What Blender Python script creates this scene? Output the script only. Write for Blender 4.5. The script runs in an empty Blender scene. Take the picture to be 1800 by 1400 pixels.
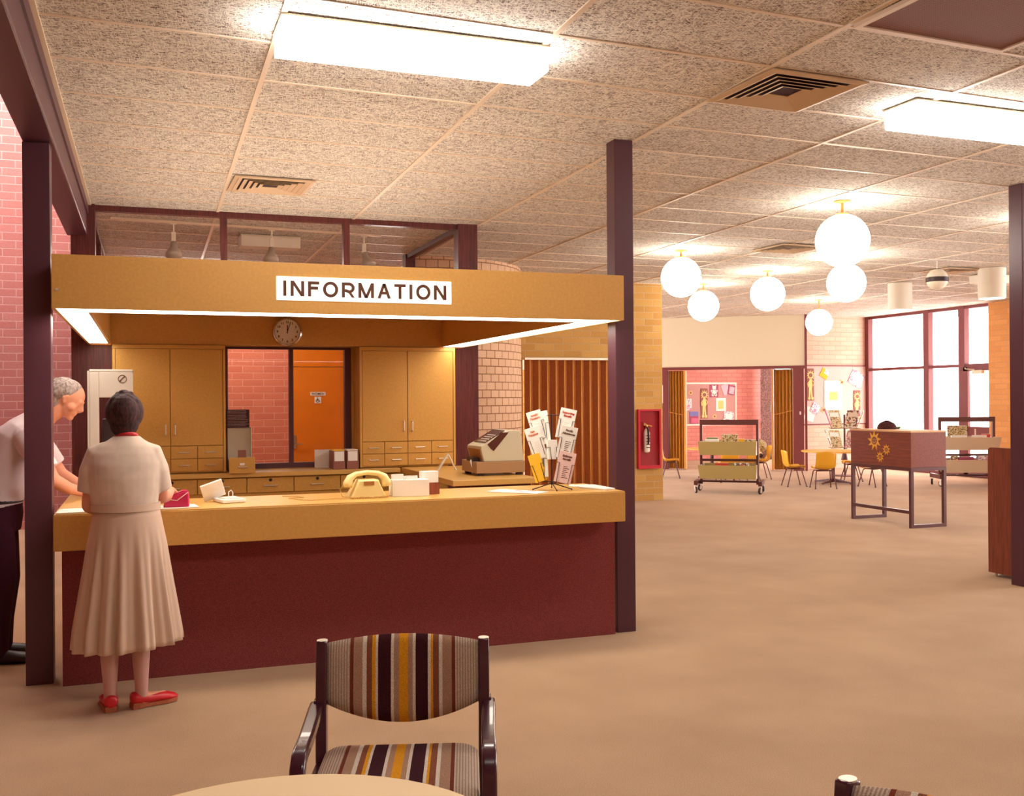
import bpy, math, random
from mathutils import Vector, Matrix
random.seed(7)
SC = bpy.context.scene
COL = SC.collection
PI = math.pi

# ------------------------------------------------------------------ camera, world, light, exposure
YAW = 0.352
cam_data = bpy.data.cameras.new('camera')
cam = bpy.data.objects.new('camera', cam_data); COL.objects.link(cam)
cam_data.sensor_fit = 'HORIZONTAL'; cam_data.sensor_width = 36.0
cam_data.lens = 36.0 * 1798.7 / 1800
cam_data.shift_x = -16.66 / 1800
cam_data.shift_y = 0.8 / 1800
cam_data.clip_start = 0.05; cam_data.clip_end = 200
cam.matrix_world = (Matrix.Translation((0, 0, 1.59)) @ Matrix.Rotation(-YAW, 4, 'Z')
                    @ Matrix.Rotation(PI / 2, 4, 'X') @ Matrix.Rotation(-0.0073, 4, 'Z'))
SC.camera = cam
w = bpy.data.worlds.new('sky'); SC.world = w; w.use_nodes = True
bg = w.node_tree.nodes['Background']
bg.inputs[0].default_value = (1.0, 0.94, 0.93, 1); bg.inputs[1].default_value = 6.5
SC.view_settings.view_transform = 'Standard'
SC.view_settings.look = 'None'
SC.view_settings.gamma = 1.0
SC.view_settings.use_curve_mapping = False
SC.view_settings.exposure = 0.9
SC.render.film_transparent = False
SC.cycles.max_bounces = 8
SC.cycles.transparent_max_bounces = 16
SC.cycles.sample_clamp_indirect = 6.0
SC.cycles.use_denoising = True
FIXTURE = 11.0      # fluorescent fixtures
GLOBE = 9.0        # opal globes
STRIP = 6.0        # canopy strips

# ------------------------------------------------------------------ materials
def lin(c):
    r = []
    for v in c:
        v = v / 255.0
        r.append(v / 12.92 if v <= 0.04045 else ((v + 0.055) / 1.055) ** 2.4)
    return (r[0], r[1], r[2], 1.0)

class NT:
    def __init__(s, name):
        s.m = bpy.data.materials.new(name); s.m.use_nodes = True
        s.t = s.m.node_tree; s.b = s.t.nodes['Principled BSDF']; s.out = s.t.nodes['Material Output']
    def n(s, typ, **kw):
        nd = s.t.nodes.new(typ)
        for k, v in kw.items():
            if k.startswith('i_'): nd.inputs[k[2:].replace('_', ' ')].default_value = v
            else: setattr(nd, k, v)
        return nd
    def l(s, a, b): s.t.links.new(a, b)
    def math(s, op, a, b=None):
        nd = s.n('ShaderNodeMath', operation=op)
        for i, v in enumerate((a, b)):
            if v is None: continue
            if isinstance(v, (int, float)): nd.inputs[i].default_value = v
            else: s.l(v, nd.inputs[i])
        return nd.outputs[0]
    def mix(s, f, a, b, blend='MIX'):
        nd = s.n('ShaderNodeMix', data_type='RGBA', blend_type=blend)
        for i, v in ((0, f), (6, a), (7, b)):
            if isinstance(v, (int, float)): nd.inputs[i].default_value = v
            elif isinstance(v, tuple): nd.inputs[i].default_value = v
            else: s.l(v, nd.inputs[i])
        return nd.outputs[2]
    def ramp(s, f, stops, interp='LINEAR'):
        nd = s.n('ShaderNodeValToRGB'); cr = nd.color_ramp; cr.interpolation = interp
        while len(cr.elements) < len(stops): cr.elements.new(0.5)
        for e, (p, c) in zip(cr.elements, stops): e.position = p; e.color = c
        s.l(f, nd.inputs[0]); return nd.outputs[0]
    def obj(s):
        return s.n('ShaderNodeTexCoord').outputs['Object']
    def bump(s, h, strength=0.3, dist=0.01):
        nd = s.n('ShaderNodeBump'); nd.inputs['Strength'].default_value = strength
        nd.inputs['Distance'].default_value = dist
        s.l(h, nd.inputs['Height']); s.l(nd.outputs[0], s.b.inputs['Normal'])

def mat(name, rgb, rough=0.6, metal=0.0, spec=0.4, var=0.0, vscale=8.0, bump=0.0, coat=0.0, stretch=None):
    t = NT(name); b = t.b
    b.inputs['Base Color'].default_value = lin(rgb)
    b.inputs['Roughness'].default_value = rough; b.inputs['Metallic'].default_value = metal
    b.inputs['Specular IOR Level'].default_value = spec
    b.inputs['Coat Weight'].default_value = coat
    if var or bump:
        src = t.obj()
        if stretch:
            mp = t.n('ShaderNodeMapping'); mp.inputs['Scale'].default_value = stretch; t.l(src, mp.inputs[0]); src = mp.outputs[0]
        nz = t.n('ShaderNodeTexNoise'); nz.inputs['Scale'].default_value = vscale; nz.inputs['Detail'].default_value = 5
        t.l(src, nz.inputs['Vector'])
        if var:
            a = tuple(max(0, c * (1 - var)) for c in rgb); z = tuple(min(255, c * (1 + var)) for c in rgb)
            t.l(t.ramp(nz.outputs[0], [(0.3, lin(a)), (0.7, lin(z))]), b.inputs['Base Color'])
        if bump: t.bump(nz.outputs[0], bump, 0.004)
    return t.m

def emit(name, rgb, strength):
    t = NT(name); t.b.inputs['Base Color'].default_value = lin(rgb)
    t.b.inputs['Emission Color'].default_value = lin(rgb); t.b.inputs['Emission Strength'].default_value = strength
    t.b.inputs['Roughness'].default_value = 0.5
    return t.m

def brick(name, c1, c2, mortar, direction=(1, 0), cyl=None, bw=0.3, rh=0.1, ms=0.007, off=(0, 0), bump=0.5, rough=0.85):
    t = NT(name); o = t.obj()
    sp = t.n('ShaderNodeSeparateXYZ'); t.l(o, sp.inputs[0])
    if cyl:
        cx, cy, r = cyl
        u = t.math('MULTIPLY', t.math('ARCTAN2', t.math('SUBTRACT', sp.outputs[1], cy), t.math('SUBTRACT', sp.outputs[0], cx)), r)
    else:
        u = t.math('ADD', t.math('MULTIPLY', sp.outputs[0], direction[0]), t.math('MULTIPLY', sp.outputs[1], direction[1]))
    u = t.math('ADD', u, off[0] + 40 * bw); v = t.math('ADD', sp.outputs[2], off[1])
    cb = t.n('ShaderNodeCombineXYZ'); t.l(u, cb.inputs[0]); t.l(v, cb.inputs[1])
    br = t.n('ShaderNodeTexBrick', offset=0.5)
    br.inputs['Scale'].default_value = 1.0; br.inputs['Brick Width'].default_value = bw; br.inputs['Row Height'].default_value = rh
    br.inputs['Mortar Size'].default_value = ms; br.inputs['Mortar Smooth'].default_value = 0.3; br.inputs['Bias'].default_value = -0.1
    br.inputs['Color1'].default_value = lin(c1); br.inputs['Color2'].default_value = lin(c2); br.inputs['Mortar'].default_value = lin(mortar)
    t.l(cb.outputs[0], br.inputs['Vector'])
    nz = t.n('ShaderNodeTexNoise'); nz.inputs['Scale'].default_value = 60; nz.inputs['Detail'].default_value = 4; t.l(cb.outputs[0], nz.inputs['Vector'])
    t.l(t.mix(0.25, br.outputs['Color'], t.ramp(nz.outputs[0], [(0.3, (0.35, 0.35, 0.35, 1)), (0.7, (1, 1, 1, 1))]), 'MULTIPLY'), t.b.inputs['Base Color'])
    t.b.inputs['Roughness'].default_value = rough; t.b.inputs['Specular IOR Level'].default_value = 0.2
    inv = t.math('SUBTRACT', 1.0, br.outputs['Fac'])
    t.bump(inv, bump, 0.008)
    return t.m

def glass(name, tint=(255, 255, 255), gloss=0.012):
    t = NT(name); t.t.nodes.remove(t.b)
    tr = t.n('ShaderNodeBsdfTransparent'); tr.inputs[0].default_value = lin(tint)
    gl = t.n('ShaderNodeBsdfGlossy'); gl.inputs['Roughness'].default_value = 0.02
    mx = t.n('ShaderNodeMixShader'); mx.inputs[0].default_value = gloss
    t.l(tr.outputs[0], mx.inputs[1]); t.l(gl.outputs[0], mx.inputs[2]); t.l(mx.outputs[0], t.out.inputs[0])
    return t.m

def wood(name, c1, c2, rough=0.45, axis='z', scale=6.0, spec=0.4):
    t = NT(name); mp = t.n('ShaderNodeMapping')
    s = {'x': (0.6, 12, 12), 'y': (12, 0.6, 12), 'z': (12, 12, 0.6)}[axis]
    mp.inputs['Scale'].default_value = s; t.l(t.obj(), mp.inputs[0])
    nz = t.n('ShaderNodeTexNoise'); nz.inputs['Scale'].default_value = scale; nz.inputs['Detail'].default_value = 8
    nz.inputs['Distortion'].default_value = 0.6; t.l(mp.outputs[0], nz.inputs['Vector'])
    t.l(t.ramp(nz.outputs[0], [(0.32, lin(c1)), (0.68, lin(c2))]), t.b.inputs['Base Color'])
    t.b.inputs['Roughness'].default_value = rough; t.b.inputs['Specular IOR Level'].default_value = spec
    return t.m

def ceiling_mat():
    t = NT('strand_board'); o = t.obj()
    fac = None
    for i, (ang, sc) in enumerate(((0.5, 1.0), (1.7, 1.1), (2.6, 0.9), (3.5, 1.2))):
        mp = t.n('ShaderNodeMapping'); mp.vector_type = 'POINT'
        mp.inputs['Rotation'].default_value = (0, 0, ang); mp.inputs['Scale'].default_value = (21 * sc, 170 * sc, 1)
        mp.inputs['Location'].default_value = (i * 3.1, i * 7.7, 0)
        mp0 = t.n('ShaderNodeMapping'); mp0.inputs['Rotation'].default_value = (0, 0, ang)
        t.l(o, mp0.inputs[0]); mp.inputs['Rotation'].default_value = (0, 0, 0); t.l(mp0.outputs[0], mp.inputs[0])
        nz = t.n('ShaderNodeTexNoise'); nz.inputs['Scale'].default_value = 1.0; nz.inputs['Detail'].default_value = 2.0
        nz.inputs['Distortion'].default_value = 1.3
        t.l(mp.outputs[0], nz.inputs['Vector'])
        f = t.ramp(nz.outputs[0], [(0.52, (0, 0, 0, 1)), (0.61, (1, 1, 1, 1))])
        fac = f if fac is None else t.mix(1.0, fac, f, 'LIGHTEN')
    big = t.n('ShaderNodeTexNoise'); big.inputs['Scale'].default_value = 9.0; big.inputs['Detail'].default_value = 3; t.l(o, big.inputs['Vector'])
    fac2 = t.mix(0.22, fac, big.outputs[1])
    t.l(t.ramp(fac2, [(0.06, lin((64, 38, 40))), (0.24, lin((132, 106, 98))), (0.50, lin((214, 206, 196))), (0.95, lin((246, 240, 230)))]), t.b.inputs['Base Color'])
    t.b.inputs['Roughness'].default_value = 0.95; t.b.inputs['Specular IOR Level'].default_value = 0.1
    t.bump(fac, 0.5, 0.004)
    return t.m

def carpet_mat():
    t = NT('carpet'); o = t.obj()
    a = t.n('ShaderNodeTexNoise'); a.inputs['Scale'].default_value = 260; a.inputs['Detail'].default_value = 3; t.l(o, a.inputs['Vector'])
    c = t.n('ShaderNodeTexNoise'); c.inputs['Scale'].default_value = 1.3; c.inputs['Detail'].default_value = 3; t.l(o, c.inputs['Vector'])
    f = t.mix(0.3, a.outputs[0], c.outputs[0])
    t.l(t.ramp(f, [(0.3, lin((152, 118, 88))), (0.7, lin((200, 168, 134)))]), t.b.inputs['Base Color'])
    t.b.inputs['Roughness'].default_value = 1.0; t.b.inputs['Specular IOR Level'].default_value = 0.05
    t.b.inputs['Sheen Weight'].default_value = 0.15
    t.bump(a.outputs[0], 0.6, 0.004)
    return t.m

def stripe_mat(width=0.50):
    t = NT('striped_wool'); o = t.obj(); sp = t.n('ShaderNodeSeparateXYZ'); t.l(o, sp.inputs[0])
    u = t.math('ADD', t.math('DIVIDE', sp.outputs[0], width), 0.5)
    B = lin((124, 60, 46)); T = lin((178, 140, 116)); L = lin((226, 212, 196)); D = lin((66, 28, 36)); G = lin((228, 158, 34)); N = lin((210, 188, 168)); M = lin((140, 84, 62))
    st = [(400, N), (565, B), (590, T), (660, L), (690, M), (730, G), (755, L), (775, D), (870, L), (890, T), (930, G), (1000, T), (1035, L),
          (1055, D), (1150, L), (1170, G), (1190, M), (1230, L), (1260, T), (1330, B), (1355, N)]
    col = t.ramp(u, [((p - 400) / 1130.0, c) for p, c in st], 'CONSTANT')
    # fine beige and brown stripes in the outer panels
    sn = t.math('SINE', t.math('MULTIPLY', u, 2 * PI * 56))
    edge = t.math('GREATER_THAN', t.math('ABSOLUTE', t.math('SUBTRACT', u, 0.5)), 0.353)
    f = t.math('MULTIPLY', edge, t.math('MULTIPLY', t.math('ADD', sn, 1.0), 0.30))
    col = t.mix(f, col, lin((112, 78, 66)))
    nz = t.n('ShaderNodeTexNoise'); nz.inputs['Scale'].default_value = 420; nz.inputs['Detail'].default_value = 2; t.l(o, nz.inputs['Vector'])
    col = t.mix(0.55, col, t.ramp(nz.outputs[0], [(0.35, (0.5, 0.48, 0.48, 1)), (0.65, (1.3, 1.3, 1.3, 1))]), 'MULTIPLY')
    t.l(col, t.b.inputs['Base Color']); t.b.inputs['Roughness'].default_value = 0.95; t.b.inputs['Specular IOR Level'].default_value = 0.1
    t.bump(nz.outputs[0], 0.7, 0.003)
    return t.m

def splotch(name, base, spots, scale=30):
    """paper with coloured artwork patches"""
    t = NT(name); o = t.obj(); v = t.n('ShaderNodeTexVoronoi'); v.inputs['Scale'].default_value = scale; t.l(o, v.inputs['Vector'])
    sp = t.n('ShaderNodeSeparateColor'); t.l(v.outputs['Color'], sp.inputs[0])
    n = len(spots) + 1
    st = [(0.0, lin(base))] + [(0.45 + 0.55 * i / n, lin(c)) for i, c in enumerate(spots)]
    t.l(t.ramp(sp.outputs[0], st, 'CONSTANT'), t.b.inputs['Base Color']); t.b.inputs['Roughness'].default_value = 0.7
    return t.m

M = {}
M['ceiling'] = ceiling_mat()
M['tbar'] = mat('cream_metal_bar', (226, 206, 184), 0.45, spec=0.5)
M['carpet'] = carpet_mat()
M['mustard'] = mat('mustard_laminate', (206, 154, 80), 0.42, spec=0.45, var=0.03, vscale=60)
M['mustard_top'] = mat('mustard_laminate_top', (212, 166, 92), 0.28, spec=0.5, var=0.02, vscale=60)
M['cabinet'] = mat('cabinet_laminate', (204, 152, 74), 0.5, spec=0.35, var=0.03, vscale=60)
M['edge_gap'] = mat('dark_gap', (74, 40, 22), 0.8)
M['kick'] = mat('maroon_fabric', (128, 62, 62), 0.9, spec=0.15, var=0.22, vscale=220, bump=0.3)
M['post'] = mat('dark_painted_steel', (84, 46, 58), 0.38, spec=0.4)
M['timber'] = wood('dark_red_timber', (72, 24, 28), (106, 42, 38), 0.4)
M['timber_y'] = wood('dark_red_timber_y', (72, 24, 28), (106, 42, 38), 0.4, 'y')
M['teak'] = wood('teak_veneer', (112, 52, 38), (146, 74, 52), 0.45, 'z')
M['teak_y'] = wood('teak_veneer_y', (112, 50, 36), (146, 72, 50), 0.45, 'y')
M['brick_left'] = brick('pink_brick', (204, 134, 130), (212, 146, 142), (226, 180, 176))
M['brick_room'] = brick('pale_pink_brick', (220, 146, 134), (210, 134, 124), (196, 116, 110))
M['brick_lobby'] = brick('red_brick', (214, 122, 96), (222, 132, 104), (232, 160, 140), ms=0.006)
M['brick_tan'] = brick('tan_brick', (206, 160, 92), (188, 140, 76), (196, 164, 122))
M['brick_pale'] = brick('cream_pink_brick', (232, 196, 176), (224, 184, 164), (216, 172, 152))
M['brick_pier'] = brick('orange_brick', (224, 160, 100), (214, 148, 88), (204, 150, 104), direction=(0, 1))
M['brick_header'] = brick('cream_header_brick', (226, 186, 154), (216, 174, 142), (150, 104, 74), cyl=(3.45, 13.54, 1.43), bw=0.15, ms=0.006, bump=0.9)
M['cream'] = mat('cream_paint', (226, 218, 192), 0.8, spec=0.2)
M['white'] = mat('white_paint', (232, 226, 214), 0.7)
M['paper'] = mat('white_paper', (236, 230, 222), 0.8, spec=0.2)
M['card_side'] = mat('card_box_grey', (220, 212, 202), 0.7)
M['glass'] = glass('clear_glass', (250, 246, 244))
M['chrome'] = mat('chrome', (210, 200, 190), 0.2, metal=1.0)
M['silver'] = mat('satin_metal', (222, 210, 196), 0.35, metal=0.6)
M['brown_metal'] = mat('brown_tube', (92, 44, 42), 0.4, spec=0.5)
M['black'] = mat('black_plastic', (48, 28, 34), 0.4)
M['black_wire'] = mat('black_wire', (40, 22, 26), 0.4)
M['orange_plastic'] = mat('orange_plastic', (222, 148, 56), 0.35, spec=0.5)
M['kid_plastic'] = mat('ochre_plastic', (226, 166, 40), 0.35, spec=0.5)
M['table_top'] = mat('cream_laminate', (238, 208, 156), 0.35, spec=0.4)
M['kid_top'] = mat('ochre_laminate', (236, 178, 74), 0.35)
M['accordion'] = mat('brown_vinyl', (158, 84, 36), 0.5, spec=0.35, var=0.06, vscale=30)
M['accordion_edge'] = mat('gold_vinyl', (206, 146, 66), 0.4, spec=0.4)
M['accordion_gold'] = mat('tan_vinyl', (190, 132, 58), 0.5)
M['red'] = mat('red_enamel', (188, 20, 44), 0.4, spec=0.4)
M['red_shoe'] = mat('red_leather', (206, 34, 46), 0.35, spec=0.5)
M['sole'] = mat('tan_sole', (176, 96, 66), 0.7)
M['skin'] = mat('skin', (222, 152, 124), 0.6, spec=0.3)
M['stocking'] = mat('stocking', (206, 160, 150), 0.6, spec=0.3)
M['hair_dark'] = mat('dark_brown_hair', (54, 28, 30), 0.8, var=0.4, vscale=90, bump=0.8, stretch=(1, 1, 0.3))
M['hair_grey'] = mat('grey_hair', (150, 134, 128), 0.8, var=0.25, vscale=90, bump=0.8, stretch=(1, 1, 0.3))
M['blouse'] = mat('cream_blouse', (216, 196, 180), 0.85, spec=0.15, var=0.04, vscale=12, bump=0.25)
M['skirt'] = mat('beige_skirt', (208, 180, 160), 0.9, spec=0.1)
M['shirt'] = mat('white_shirt', (226, 208, 212), 0.85, spec=0.15)
M['trousers'] = mat('dark_trousers', (62, 26, 40), 0.9, spec=0.1)
M['phone'] = mat('ivory_plastic', (238, 216, 150), 0.3, spec=0.5)
M['ivory_dark'] = mat('brown_vent', (168, 108, 50), 0.6)
M['register'] = mat('warm_grey_enamel', (200, 190, 164), 0.45, spec=0.4)
M['register_base'] = mat('taupe_enamel', (166, 128, 92), 0.4, spec=0.4)
M['register_dark'] = mat('brown_smoked_plastic', (82, 42, 36), 0.25, spec=0.5)
M['olive'] = mat('olive_enamel', (182, 164, 106), 0.5, spec=0.35)
M['beige_bin'] = mat('beige_enamel', (204, 180, 152), 0.5, spec=0.35)
M['bin_end'] = mat('pale_bin_end', (214, 204, 186), 0.5)
M['pinboard'] = mat('mauve_pinboard', (186, 142, 138), 0.95, var=0.05, vscale=200)
M['pinboard_pink'] = mat('pale_pink_pinboard', (218, 182, 176), 0.95, var=0.04, vscale=200)
M['frame_brown'] = mat('brown_frame', (120, 56, 56), 0.5)
M['sun_yellow'] = mat('yellow_paint', (238, 178, 62), 0.6)
M['sun_pale'] = mat('pale_yellow_card', (240, 202, 130), 0.7)
M['plaque'] = mat('brown_card', (142, 88, 76), 0.7)
M['maroon_card'] = mat('maroon_card', (158, 66, 98), 0.7)
M['orange_door'] = mat('orange_door', (222, 120, 14), 0.3, spec=0.5, var=0.03, vscale=3)
M['vent_paint'] = mat('cream_vent_paint', (206, 178, 146), 0.5)
M['vent_dark'] = mat('dark_duct', (60, 36, 46), 0.8)
M['grille'] = mat('brown_grille', (150, 98, 88), 0.7)
M['fixture'] = emit('fluorescent_diffuser', (255, 249, 240), FIXTURE)
M['globe'] = emit('opal_globe', (255, 246, 230), GLOBE)
M['strip'] = emit('canopy_strip', (255, 244, 226), STRIP)
M['top_edge'] = mat('pale_teak_edge', (214, 168, 128), 0.5)
M['spot_grey'] = mat('grey_spot', (176, 164, 152), 0.4)
M['drum'] = mat('white_drum', (232, 224, 208), 0.6)
M['uplight'] = emit('uplight_tube', (255, 242, 220), 15.0)
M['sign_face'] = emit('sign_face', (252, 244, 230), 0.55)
M['brown_ink'] = mat('brown_ink', (92, 52, 34), 0.6)
M['red_ink'] = mat('red_ink', (196, 60, 44), 0.6)
M['pink_ink'] = mat('orange_ink', (220, 120, 80), 0.6)
M['letterboard'] = mat('black_letter_board', (60, 30, 40), 0.7)
M['letter_white'] = mat('pale_letters', (190, 160, 160), 0.7)
M['magenta'] = mat('magenta_plastic', (196, 40, 92), 0.25, spec=0.6)
M['curtain'] = mat('patterned_curtain', (206, 186, 200), 0.9, var=0.25, vscale=25)
M['striped'] = stripe_mat()
M['chair_frame'] = mat('dark_lacquered_wood', (70, 28, 46), 0.22, spec=0.5, coat=0.4)
M['green'] = mat('green', (96, 110, 50), 0.8)
M['blue_paper'] = mat('blue_card', (120, 120, 180), 0.8)
M['pink_paper'] = mat('pink_card', (230, 176, 190), 0.8)
M['yellow_paper'] = mat('yellow_card', (236, 180, 40), 0.8)
M['art1'] = splotch('artwork_warm', (234, 224, 212), [(200, 110, 80), (150, 150, 90), (120, 90, 80)], 28)
M['art2'] = splotch('artwork_blue', (236, 230, 224), [(170, 170, 200), (200, 130, 150)], 40)
M['art3'] = splotch('artwork_green', (196, 170, 120), [(150, 120, 60), (110, 80, 50), (210, 200, 170)], 60)
M['art_yellow'] = mat('olive_yellow_card', (206, 196, 120), 0.8)
M['cord'] = mat('ivory_cord', (196, 156, 90), 0.6)
M['fringe'] = mat('fuzzy_brown', (70, 34, 34), 0.95, var=0.5, vscale=60, bump=1.0)
# ------------------------------------------------------------------ mesh helpers
class MB:
    def __init__(s, T=None): s.v = []; s.f = []; s.mi = []; s.T = T or Matrix.Identity(4); s.k = 0
    def add(s, vs, fs, T=None):
        T = s.T @ T if T is not None else s.T
        b = len(s.v); s.v += [T @ Vector(q) for q in vs]
        s.f += [tuple(b + i for i in f) for f in fs]; s.mi += [s.k] * len(fs); return s
    def box(s, x0, x1, y0, y1, z0, z1, T=None):
        x0, x1 = sorted((x0, x1)); y0, y1 = sorted((y0, y1)); z0, z1 = sorted((z0, z1))
        return s.add([(x0, y0, z0), (x1, y0, z0), (x1, y1, z0), (x0, y1, z0), (x0, y0, z1), (x1, y0, z1), (x1, y1, z1), (x0, y1, z1)],
                     [(0, 3, 2, 1), (4, 5, 6, 7), (0, 1, 5, 4), (1, 2, 6, 5), (2, 3, 7, 6), (3, 0, 4, 7)], T)
    def rings(s, rings, caps=(True, True), closed=False):
        n = len(rings[0]); vs = [q for r in rings for q in r]; fs = []
        m = len(rings)
        for i in range(m if closed else m - 1):
            a = i * n; b = ((i + 1) % m) * n
            for j in range(n): k = (j + 1) % n; fs.append((a + j, a + k, b + k, b + j))
        if not closed:
            if caps[0]: fs.append(tuple(range(n - 1, -1, -1)))
            if caps[1]: fs.append(tuple(range((m - 1) * n, m * n)))
        return s.add(vs, fs)
    def tube(s, pts, r, n=10, closed=False, flat=None):
        """flat=(a,b): rectangular section a wide, b deep"""
        pts = [Vector(q) for q in pts]; R = []; m = len(pts)
        rr = r if isinstance(r, (list, tuple)) else [r] * m
        up = None
        for i, q in enumerate(pts):
            if closed: t = pts[(i + 1) % m] - pts[i - 1]
            else: t = (pts[min(i + 1, m - 1)] - pts[max(i - 1, 0)])
            t = t.normalized() if t.length > 1e-9 else Vector((0, 0, 1))
            if up is None:
                up = Vector((0, 0, 1)) if abs(t.z) < 0.9 else Vector((0, 1, 0))
            a = t.cross(up)
            if a.length < 1e-6: a = t.cross(Vector((1, 0, 0)))
            a.normalize(); b = a.cross(t).normalized(); up = b
            R.append([q + rr[i] * (math.cos(2 * PI * j / n) * a + math.sin(2 * PI * j / n) * b) for j in range(n)])
        return s.rings(R, closed=closed)
    def limb(s, pts, r, n=14):
        """tapered limb with round ends"""
        pts = [Vector(q) for q in pts]
        a, b = pts[0] - pts[1], pts[-1] - pts[-2]; a.normalize(); b.normalize()
        P, RR = [], []
        for k in (0.98, 0.8, 0.45): P.append(pts[0] + a * r[0] * k); RR.append(r[0] * math.sqrt(1 - k * k))
        P += pts; RR += list(r)
        for k in (0.45, 0.8, 0.98): P.append(pts[-1] + b * r[-1] * k); RR.append(r[-1] * math.sqrt(1 - k * k))
        return s.tube(P, RR, n)
    def strip(s, pts, w, d, side=(1, 0, 0)):
        """bar of rectangular section following pts; w along side, d across"""
        pts = [Vector(q) for q in pts]; sd = Vector(side).normalized(); R = []; m = len(pts)
        for i, q in enumerate(pts):
            t = (pts[min(i + 1, m - 1)] - pts[max(i - 1, 0)]).normalized()
            u = sd.cross(t).normalized()
            sc = 1.0
            if 0 < i < m - 1:
                c = (pts[i + 1] - q).normalized().dot(t); sc = 1 / max(c, 0.5)
            R.append([q + sd * w / 2 + u * d / 2 * sc, q - sd * w / 2 + u * d / 2 * sc, q - sd * w / 2 - u * d / 2 * sc, q + sd * w / 2 - u * d / 2 * sc])
        return s.rings(R)
    def cyl(s, c, r, z0, z1, n=24, r1=None):
        r1 = r if r1 is None else r1
        return s.rings([[(c[0] + q * math.cos(2 * PI * j / n), c[1] + q * math.sin(2 * PI * j / n), z) for j in range(n)] for q, z in ((r, z0), (r1, z1))])
    def lathe(s, prof, c=(0, 0, 0), n=32, axis='z'):
        R = []
        for r, z in prof:
            ring = []
            for j in range(n):
                a = 2 * PI * j / n; x, y = r * math.cos(a), r * math.sin(a)
                q = (x, y, z) if axis == 'z' else ((x, z, y) if axis == 'y' else (z, x, y))
                ring.append((c[0] + q[0], c[1] + q[1], c[2] + q[2]))
            R.append(ring)
        return s.rings(R)
    def ball(s, c, r, n=20, sc=(1, 1, 1)):
        m = n // 2
        return s.rings([[(c[0] + sc[0] * r * math.sin(PI * i / m) * math.cos(2 * PI * j / n), c[1] + sc[1] * r * math.sin(PI * i / m) * math.sin(2 * PI * j / n), c[2] - sc[2] * r * math.cos(PI * i / m)) for j in range(n)] for i in [0.03] + list(range(1, m)) + [m - 0.03]])
    def prism(s, poly, a0, a1, axis='y'):
        """extrude a 2-D outline along an axis; axis y: outline is (x,z); x: (y,z); z: (x,y)"""
        def q(p, a): return {'y': (p[0], a, p[1]), 'x': (a, p[0], p[1]), 'z': (p[0], p[1], a)}[axis]
        return s.rings([[q(p, a0) for p in poly], [q(p, a1) for p in poly]])
    def sheet(s, fn, nu, nv, thick=None):
        """parametric sheet fn(u,v) -> point, optional thickness vector function"""
        vs = [Vector(fn(i / nu, j / nv)) for i in range(nu + 1) for j in range(nv + 1)]
        fs = [(i * (nv + 1) + j, (i + 1) * (nv + 1) + j, (i + 1) * (nv + 1) + j + 1, i * (nv + 1) + j + 1) for i in range(nu) for j in range(nv)]
        return s.add(vs, fs)
    def build(s, name, m, parent=None, smooth=False, bevel=0, solid=0, sub=0, seg=2, loc=None):
        me = bpy.data.meshes.new(name); me.from_pydata([tuple(q) for q in s.v], [], s.f)
        ms = m if isinstance(m, (list, tuple)) else [m]
        for q in ms: me.materials.append(M[q] if isinstance(q, str) else q)
        if len(ms) > 1:
            for p, i in zip(me.polygons, s.mi): p.material_index = i
        import bmesh
        b = bmesh.new(); b.from_mesh(me); bmesh.ops.recalc_face_normals(b, faces=b.faces); b.to_mesh(me); b.free()
        o = bpy.data.objects.new(name, me); COL.objects.link(o)
        if parent is not None: o.parent = parent
        if loc is not None: o.location = loc
        if solid:
            md = o.modifiers.new('solid', 'SOLIDIFY'); md.thickness = solid; md.offset = 0
        if bevel:
            md = o.modifiers.new('bevel', 'BEVEL'); md.width = bevel; md.segments = seg; md.limit_method = 'ANGLE'; md.angle_limit = 0.6
        if sub:
            md = o.modifiers.new('sub', 'SUBSURF'); md.levels = sub; md.render_levels = sub
        if smooth or sub:
            me.polygons.foreach_set('use_smooth', [True] * len(me.polygons))
            if smooth == 'auto': me.set_sharp_from_angle(angle=0.7)
        return o

def tag(o, label=None, cat=None, group=None, kind=None):
    if label: o['label'] = label
    if cat: o['category'] = cat
    if group: o['group'] = group
    if kind: o['kind'] = kind
    return o

def thing(name, label, cat, loc=(0, 0, 0), rz=0.0, group=None):
    o = bpy.data.objects.new(name, None); COL.objects.link(o); o.empty_display_size = 0.1
    o.location = loc; o.rotation_euler = (0, 0, rz); return tag(o, label, cat, group)

def W(loc):
    """mesh builder taking world coordinates for a thing standing at loc"""
    return MB(Matrix.Translation(-Vector(loc)))

def structure(name, mb, m, parent=None, **kw):
    o = mb.build(name, m, parent, **kw)
    if parent is None: o['kind'] = 'structure'
    return o

def children_of(o): return [c for c in bpy.data.objects if c.parent == o]
def copy_tree(o, parent=None):
    c = o.copy(); COL.objects.link(c)
    if parent is not None: c.parent = parent
    for ch in children_of(o): copy_tree(ch, c)
    return c
def again(src, loc, rz, label):
    c = copy_tree(src); c.location = loc; c.rotation_euler = (0, 0, rz); c['label'] = label; return c

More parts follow.
